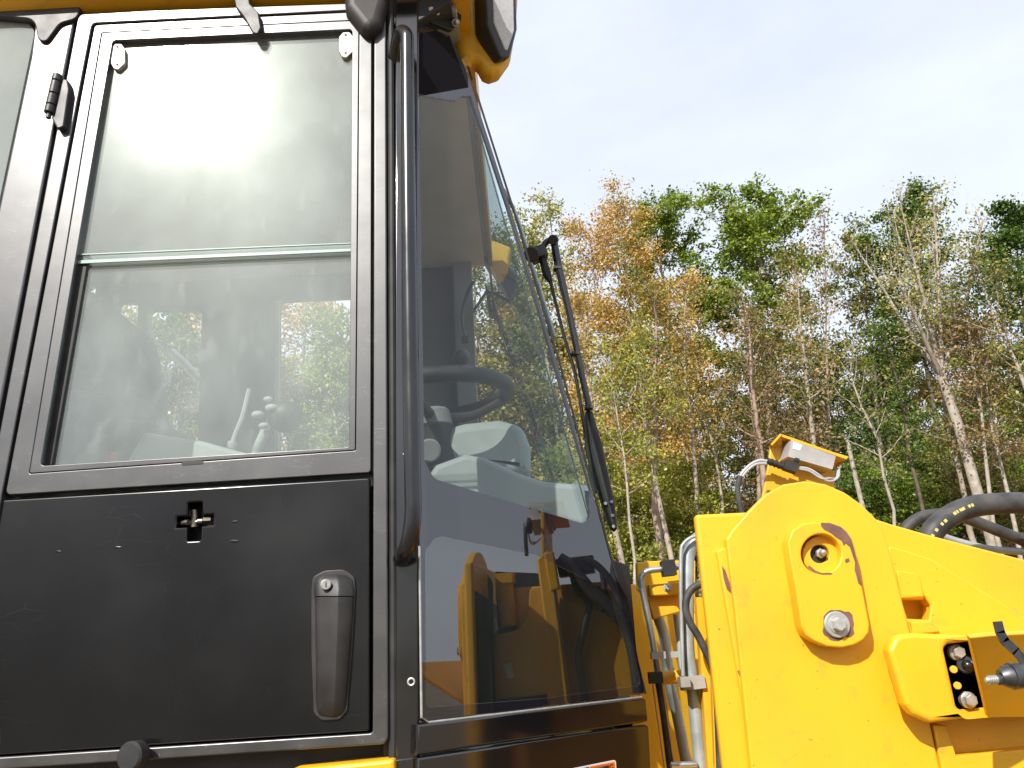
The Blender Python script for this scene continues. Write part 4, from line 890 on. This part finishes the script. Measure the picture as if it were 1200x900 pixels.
tree('maple_tree', 836, (768, 262), 37, 'tall green maple standing behind the left side of the orange trees', 'bark_brown', 'leaf_green', 11, .2, lo=.58, spread=3.0, nl=30, leaves=21000, lsize=.17, clump=.42, flat=.55, sub=5)
tree('maple_tree', 905, (886, 262), 34, 'tall bright green maple with open bare trunk above the sensor box', 'bark_pink', 'leaf_green', 12, .2, lo=.60, spread=3.4, nl=34, leaves=26000, lsize=.17, clump=.42, flat=.55, sub=5)
tree('orange_tree', 775, (722, 250), 30, 'tallest orange tree in the middle, with airy tan crown', 'bark_pale', 'leaf_orange', 13, .12, lo=.32, spread=2.4, nl=34, leaves=17000, lsize=.115, clump=.5, sub=5)
tree('orange_tree', 752, (690, 272), 31, 'orange tree just right of the wiper, left of the tallest one', 'bark_pale', 'leaf_orange', 14, .11, lo=.3, spread=2.1, nl=30, leaves=12500, lsize=.115, clump=.5, sub=5)
tree('orange_tree', 818, (778, 345), 29, 'lower orange tree in front of the left green maple', 'bark_pale', 'leaf_orange', 15, .10, lo=.35, spread=1.8, nl=26, leaves=8000, lsize=.11, clump=.45)
tree('yellow_tree', 716, (643, 232), 33, 'thin pale yellow tree with sparse top beside the windscreen edge', 'bark_pale', 'leaf_pale', 16, .12, lo=.38, spread=1.7, nl=30, leaves=4200, lsize=.16, clump=.45)
tree('yellow_tree', 690, (612, 262), 31, 'pale yellow tree directly behind the wiper pivot', 'bark_pale', 'leaf_pale', 17, .12, lo=.25, spread=1.9, nl=30, leaves=5000, lsize=.16, clump=.5)
tree('bare_tree', 975, (966, 256), 33, 'nearly bare pinkish tree with upright twigs between two green maples', 'bark_pink', 'leaf_pink', 18, .10, lo=.42, spread=1.5, nl=34, leaves=900, lsize=.15, clump=.4, up=(.8, 1.35), bare=.3)
tree('bare_tree', 958, (930, 330), 29, 'tan thin tree with few leaves above the sensor box', 'bark_pink', 'leaf_pink', 19, .11, lo=.4, spread=1.4, nl=30, leaves=1500, lsize=.15, clump=.45, up=(.8, 1.3))
Yb = 22.5
b_ = at_px(1163, 640, Yb)
def tipv(px, py, dy=0): p = at_px(px, py, Yb); return (p.x - b_.x, dy, p.z - gz(Yb))
fkp = tipv(1103, 440); tips = [tipv(1008, 262, 1), tipv(1035, 246, -1), tipv(1060, 236, .6), tipv(1085, 236, -.8), tipv(1112, 244, 1.2), tipv(1140, 268, -.5), tipv(1020, 330, -1.4), tipv(1150, 340, 1.0)]
Ht = tips[3][2]
ms = gen_tree(21, Ht, .17, lean=(fkp[0] / (fkp[2] / Ht), 0), nl=110, spread=1.75, leaves=4200, lsize=.10, clump=.38, stems={'at': fkp[2] / Ht, 'tips': tips}, sub=6, up=(.7, 1.2), bare=.25)
link_tree('spreading_tree', ms, 'bark_white', 'leaf_pale', (b_.x, Yb, gz(Yb)), 'large pale tree forking into a fan of nearly bare branches')
tree('maple_tree', 1118, (1072, 250), 40, 'dark green maple behind the fan of pale branches', 'bark_brown', 'leaf_dark', 22, .2, lo=.6, spread=3.1, nl=26, leaves=17000, lsize=.18, clump=.5, flat=.5, sub=5)
tree('maple_tree', 1040, (1010, 292), 41, 'olive and green tree left of the pale branching tree', 'bark_brown', 'leaf_olive', 24, .18, lo=.5, spread=2.3, nl=24, leaves=9500, lsize=.17, clump=.48, flat=.5, sub=5)
tree('maple_tree', 1240, (1190, 266), 36, 'dark green tree at the right border of the wood', 'bark_brown', 'leaf_dark', 23, .2, lo=.5, spread=2.9, nl=26, leaves=17000, lsize=.18, clump=.5, flat=.5, sub=5)
# slender trunks one can follow by eye
def slim(ref, top, Y, label, bark, leaf, seed, r0, leaves=700, **kw):
    kk = dict(lo=.6, spread=1.2, nl=18, leaves=leaves * 2, lsize=.10, clump=.38, sub=4, wob=.07); kk.update(kw)
    return tree('slender_tree', ref, top, Y, label, bark, leaf, seed, r0 * 1.2, **kk)
slim(1176, (1133, 372), 22.00, 'left one of two thin pale trunks right of the forked tree', 'bark_white', 'leaf_red', 31, .075, 1200)
slim(1190, (1146, 390), 22.38, 'right one of two thin pale trunks right of the forked tree', 'bark_white', 'leaf_red', 32, .075, 1200)
slim(1262, (1140, 300), 21.25, 'leaning pale trunk at the right edge of the photo', 'bark_white', 'leaf_olive', 33, .095, 1500)
slim(1148, (1092, 400), 23.50, 'grey trunk close behind the forked pale tree', 'bark_pale', 'leaf_olive', 34, .11, 500)
slim(1052, (1000, 400), 21.25, 'curved white sapling between the sensor box and the forked tree', 'bark_white', 'leaf_olive', 35, .06, 500, wob=.16)
slim(903, (878, 370), 22.00, 'broad pinkish trunk rising just left of the sensor box', 'bark_pink', 'leaf_red', 36, .125, 900, wob=.05)
slim(893, (866, 340), 23.12, 'second pinkish trunk close behind the broad one', 'bark_pink', 'leaf_olive', 37, .085, 800)
slim(972, (928, 300), 23.50, 'straight pale trunk right behind the sensor box', 'bark_pale', 'leaf_olive', 38, .10, 1200)
slim(786, (742, 400), 21.25, 'leaning pale trunk left of the yellow tower', 'bark_pale', 'leaf_yellow', 39, .09, 1300)
slim(772, (757, 330), 22.75, 'thick brownish trunk among the yellow shrubs', 'bark_pink', 'leaf_olive', 40, .13, 1500, wob=.12)
slim(738, (712, 420), 20.50, 'thin white sapling right of the wiper cover', 'bark_white', 'leaf_yellow', 41, .045, 700)
slim(726, (676, 345), 22.75, 'pale trunk leaning left behind the wiper blade', 'bark_pale', 'leaf_orange', 42, .105, 1500)
slim(818, (806, 330), 23.50, 'straight pale trunk above the yellow tower corner', 'bark_pale', 'leaf_orange', 43, .085, 1500)
slim(846, (818, 400), 24.25, 'thin trunk left of the broad pinkish one', 'bark_pale', 'leaf_olive', 44, .06, 900)
slim(930, (900, 400), 25.00, 'thin brown trunk behind the sensor hood', 'bark_brown', 'leaf_red', 45, .07, 1200)
slim(1082, (1036, 380), 24.25, 'dark thin trunk left of the forked tree', 'bark_brown', 'leaf_dark', 46, .08, 1500)
sg_b = at_px(1013, 590, 22); sg_t = at_px(993, 516, 22); rng_ = np.random.default_rng(8); V_, F_ = [], []
np_tube(V_, F_, stem_curve(rng_, np.array([.18, 0, -1.2]) + np.array([0, 0, 0]), np.array([sg_t.x - sg_b.x, 0, sg_t.z - gz(22)]), 8, .02), np.linspace(.10, .055, 8), 8)
me = bpy.data.meshes.new('dead_trunk'); me.from_pydata([tuple(map(float, v)) for v in V_], [], F_)
link_tree('dead_trunk', (me, None), 'bark_white', None, (sg_b.x, 22, gz(22)), 'broken white dead trunk standing right of the sensor box', 'tree stump')

# understorey shrubs: leaves in flat tiers
TONE = {'leaf_yellow': 'yellow green', 'leaf_olive': 'olive', 'leaf_red': 'reddish', 'leaf_dark': 'dark green', 'leaf_green': 'bright green'}
def shrub(px, Y, h, w, leaf, seed, label, group, n=5200, ls=.105):
    SH.append((px, group))
    x = at_px(px, 640, Y).x; rng = np.random.default_rng(seed)
    ms = gen_tree(seed, h, .035, lo=.12, spread=w, nl=16, leaves=n, lsize=ls, clump=.5, sub=4, flat=.22, up=(.15, .7), wob=.12)
    link_tree('shrub', ms, 'bark_brown', leaf, (x, Y, gz(Y)), label, 'shrub', group)
rnd = random.Random(12); SH = []
for i in range(17): shrub(672 + i * 12 + rnd.uniform(-8, 8), rnd.uniform(23, 29), rnd.uniform(3.0, 8.2), rnd.uniform(1.3, 1.9), 'leaf_yellow' if rnd.random() < .72 else 'leaf_olive', 100 + i, 'yellow green leafy shrub at the edge of the wood left of the tower', 'yellow green shrubs by the tower')
for i in range(9): shrub(880 + i * 13, rnd.uniform(25, 31), rnd.uniform(5, 9), 1.7, ('leaf_red', 'leaf_olive', 'leaf_dark')[i % 3], 130 + i, 'reddish and olive young tree behind the sensor box', 'young trees behind the sensor box', 5000)
for i in range(14): shrub(985 + i * 17, rnd.uniform(28, 34), rnd.uniform(5, 10), 2.0, ('leaf_dark', 'leaf_green', 'leaf_dark', 'leaf_olive')[i % 4], 150 + i, 'dark green young tree under the pale branches', 'young trees under the pale branches', 6000, .13)
for i in range(9): shrub(1110 + i * 17, rnd.uniform(25, 31), rnd.uniform(3.5, 8.5), 1.5, ('leaf_red', 'leaf_olive', 'leaf_yellow')[i % 3], 170 + i, 'red and yellow shrub right of the forked pale tree', 'shrubs at the right edge of the wood', 4200)
WORD = 'first second third fourth fifth sixth seventh eighth ninth tenth eleventh twelfth thirteenth fourteenth fifteenth sixteenth seventeenth'.split()
for grp, txt in (('yellow green shrubs by the tower', '{} shrub from the cab along the wood edge left of the tower, {}'), ('young trees behind the sensor box', '{} young tree from the left behind the sensor box, {}'),
                 ('young trees under the pale branches', '{} young tree from the left under the pale forking tree, {}'), ('shrubs at the right edge of the wood', '{} shrub from the left at the right edge of the wood, {}')):
    es = sorted((o for o in COL.objects if o.get('group') == grp), key=lambda o: o.location.x / o.location.y)
    for i, o in enumerate(es):
        o['label'] = txt.format(WORD[i], TONE[next(q for q in o.children if q.name.startswith('crown')).data.materials[0].name])
# trees of the deeper wood: eight kinds grown once, copied with their own turn and size
kinds = []
for i in range(8):
    H = 17.; kinds.append((gen_tree(200 + i, H, .15 + .02 * (i % 3), lo=(.38, .5, .45, .3)[i % 4], spread=2.3 + .3 * (i % 3), nl=22, leaves=6500, lsize=.19, clump=.55, flat=.5, sub=4),
                           ('bark_brown', 'bark_pale', 'bark_pink', 'bark_brown')[i % 4], ('leaf_dark', 'leaf_pale', 'leaf_olive', 'leaf_green', 'leaf_olive', 'leaf_orange', 'leaf_dark', 'leaf_yellow')[i]))
low = []
for i in range(4): low.append((gen_tree(230 + i, 6.5, .06, lo=.08, spread=2.4, nl=22, leaves=4200, lsize=.22, clump=.7, flat=.35, sub=4, up=(.2, .8)), 'bark_brown', ('leaf_dark', 'leaf_olive', 'leaf_dark', 'leaf_red')[i]))
for ref, top, Y, leaf, seed, lab in ((575, (552, 300), 30, 'leaf_olive', 61, 'tall olive tree seen through the front corner window'), (520, (500, 290), 34, 'leaf_green', 62, 'tall green tree behind the cab front pillar'), (640, (600, 300), 35, 'leaf_dark', 63, 'dark tree seen through the windscreen above the dash'),
                                     (400, (385, 400), 31, 'leaf_green', 64, 'green tree in the right far cab window')):
    tree('maple_tree', ref, top, Y, lab, 'bark_pale', leaf, seed, .17, lo=.35, spread=2.7, nl=30, leaves=12000, lsize=.16, clump=.5, sub=5)
HUE = {'leaf_dark': 'dark green', 'leaf_pale': 'pale yellow', 'leaf_olive': 'olive', 'leaf_green': 'bright green', 'leaf_orange': 'orange tan', 'leaf_yellow': 'yellow', 'leaf_red': 'rust red'}
rnd = random.Random(77)
for i in range(78):
    Y = rnd.uniform(38, 58); X = -44 + 84 * (i + rnd.random()) / 78; k = kinds[rnd.randrange(8)]; hu = HUE[k[2]]
    link_tree('woodland_tree', k[0], k[1], k[2], (X * Y / 48, Y, gz(Y)), hu + ' tree in the deeper wood behind the front trees', 'tree', hu + ' trees of the deeper wood', rnd.uniform(0, 6.3), rnd.uniform(.72, 1.0))
for i in range(46):
    Y = rnd.uniform(36, 56); X = -40 + 78 * (i + rnd.random()) / 46; k = low[rnd.randrange(4)]; hu = HUE[k[2]]
    link_tree('undergrowth_bush', k[0], k[1], k[2], (X * Y / 46, Y, gz(Y)), hu + ' bush low in the deeper wood', 'bush', hu + ' bushes of the deeper wood', rnd.uniform(0, 6.3), rnd.uniform(.8, 1.25))
for i in range(34):
    Y = rnd.uniform(27, 36); X = -26 + 27 * (i + rnd.random()) / 34; k = kinds[rnd.randrange(8)]; hu = HUE[k[2]]
    link_tree('woodland_tree', k[0], k[1], k[2], (X, Y, gz(Y)), hu + ' tree at the wood edge behind the cab', 'tree', hu + ' trees behind the cab', rnd.uniform(0, 6.3), rnd.uniform(.75, 1.0))
for i in range(14):
    Y = rnd.uniform(22, 28); X = -20 + 21 * (i + rnd.random()) / 14; k = low[rnd.randrange(4)]; hu = HUE[k[2]]
    link_tree('undergrowth_bush', k[0], k[1], k[2], (X, Y, gz(Y)), hu + ' bush at the wood edge behind the cab', 'bush', hu + ' bushes behind the cab', rnd.uniform(0, 6.3), rnd.uniform(.6, 1.0))
# the wood across the clearing reads as one dark mass, only mirrored in the paint and glass
acc = []
for i in range(46):
    k = (kinds if i < 26 else low)[rnd.randrange(4)]; me = k[0][1]; co = np.empty(len(me.vertices) * 3, np.float32); me.vertices.foreach_get('co', co); co = co.reshape(-1, 3)
    a = rnd.uniform(0, 6.3); s = rnd.uniform(.62, .85) if i < 26 else rnd.uniform(.8, 1.2); j = i if i < 26 else i - 26; n_ = 26 if i < 26 else 20
    R_ = np.array([[math.cos(a), -math.sin(a), 0], [math.sin(a), math.cos(a), 0], [0, 0, 1]], np.float32)
    acc.append(co @ R_.T * s + np.array([-60 + 120 * (j + rnd.random()) / n_, rnd.uniform(-46, -36) if i < 26 else rnd.uniform(-38, -33), 0], np.float32))
V_ = np.concatenate(acc); n4 = len(V_)
me = bpy.data.meshes.new('far_wood'); me.vertices.add(n4); me.vertices.foreach_set('co', V_.ravel())
me.loops.add(n4); me.loops.foreach_set('vertex_index', np.arange(n4, dtype=np.int32))
me.polygons.add(n4 // 4); me.polygons.foreach_set('loop_start', np.arange(0, n4, 4, dtype=np.int32)); me.update(calc_edges=True)
me.materials.append(MATS['leaf_olive']); fw_ = bpy.data.objects.new('far_wood', me); COL.objects.link(fw_); fw_['kind'] = 'stuff'
fw_['label'] = 'wood across the clearing, mirrored dimly in the black door'; fw_['category'] = 'wood'
gd = bpy.data.materials.new('leaf_litter'); MATS['leaf_litter'] = gd
pbsdf('leaf_litter', (.12, .085, .05), .95, col2=(.22, .17, .11), nscale=.9, bump=.6, bscale=3)
gx_ = [-600, -200, -80, -50, -30, -15, 0, 15, 30, 50, 80, 200, 600]; gy_ = [-600, -100, -20, 0, 10, 18, 24, 30, 38, 48, 60, 120, 400, 900]
vs_ = [(x, y, 0 if y < 20 else (y - 20) * .09 if y < 60 else 3.6 + (y - 60) * .01) for y in gy_ for x in gx_]
nx_ = len(gx_)
fs_ = [(j * nx_ + i, j * nx_ + i + 1, (j + 1) * nx_ + i + 1, (j + 1) * nx_ + i) for j in range(len(gy_) - 1) for i in range(nx_ - 1)]
me = bpy.data.meshes.new('ground'); me.from_pydata(vs_, [], fs_)
g = finish('ground', me, 'leaf_litter', None); g['kind'] = 'structure'
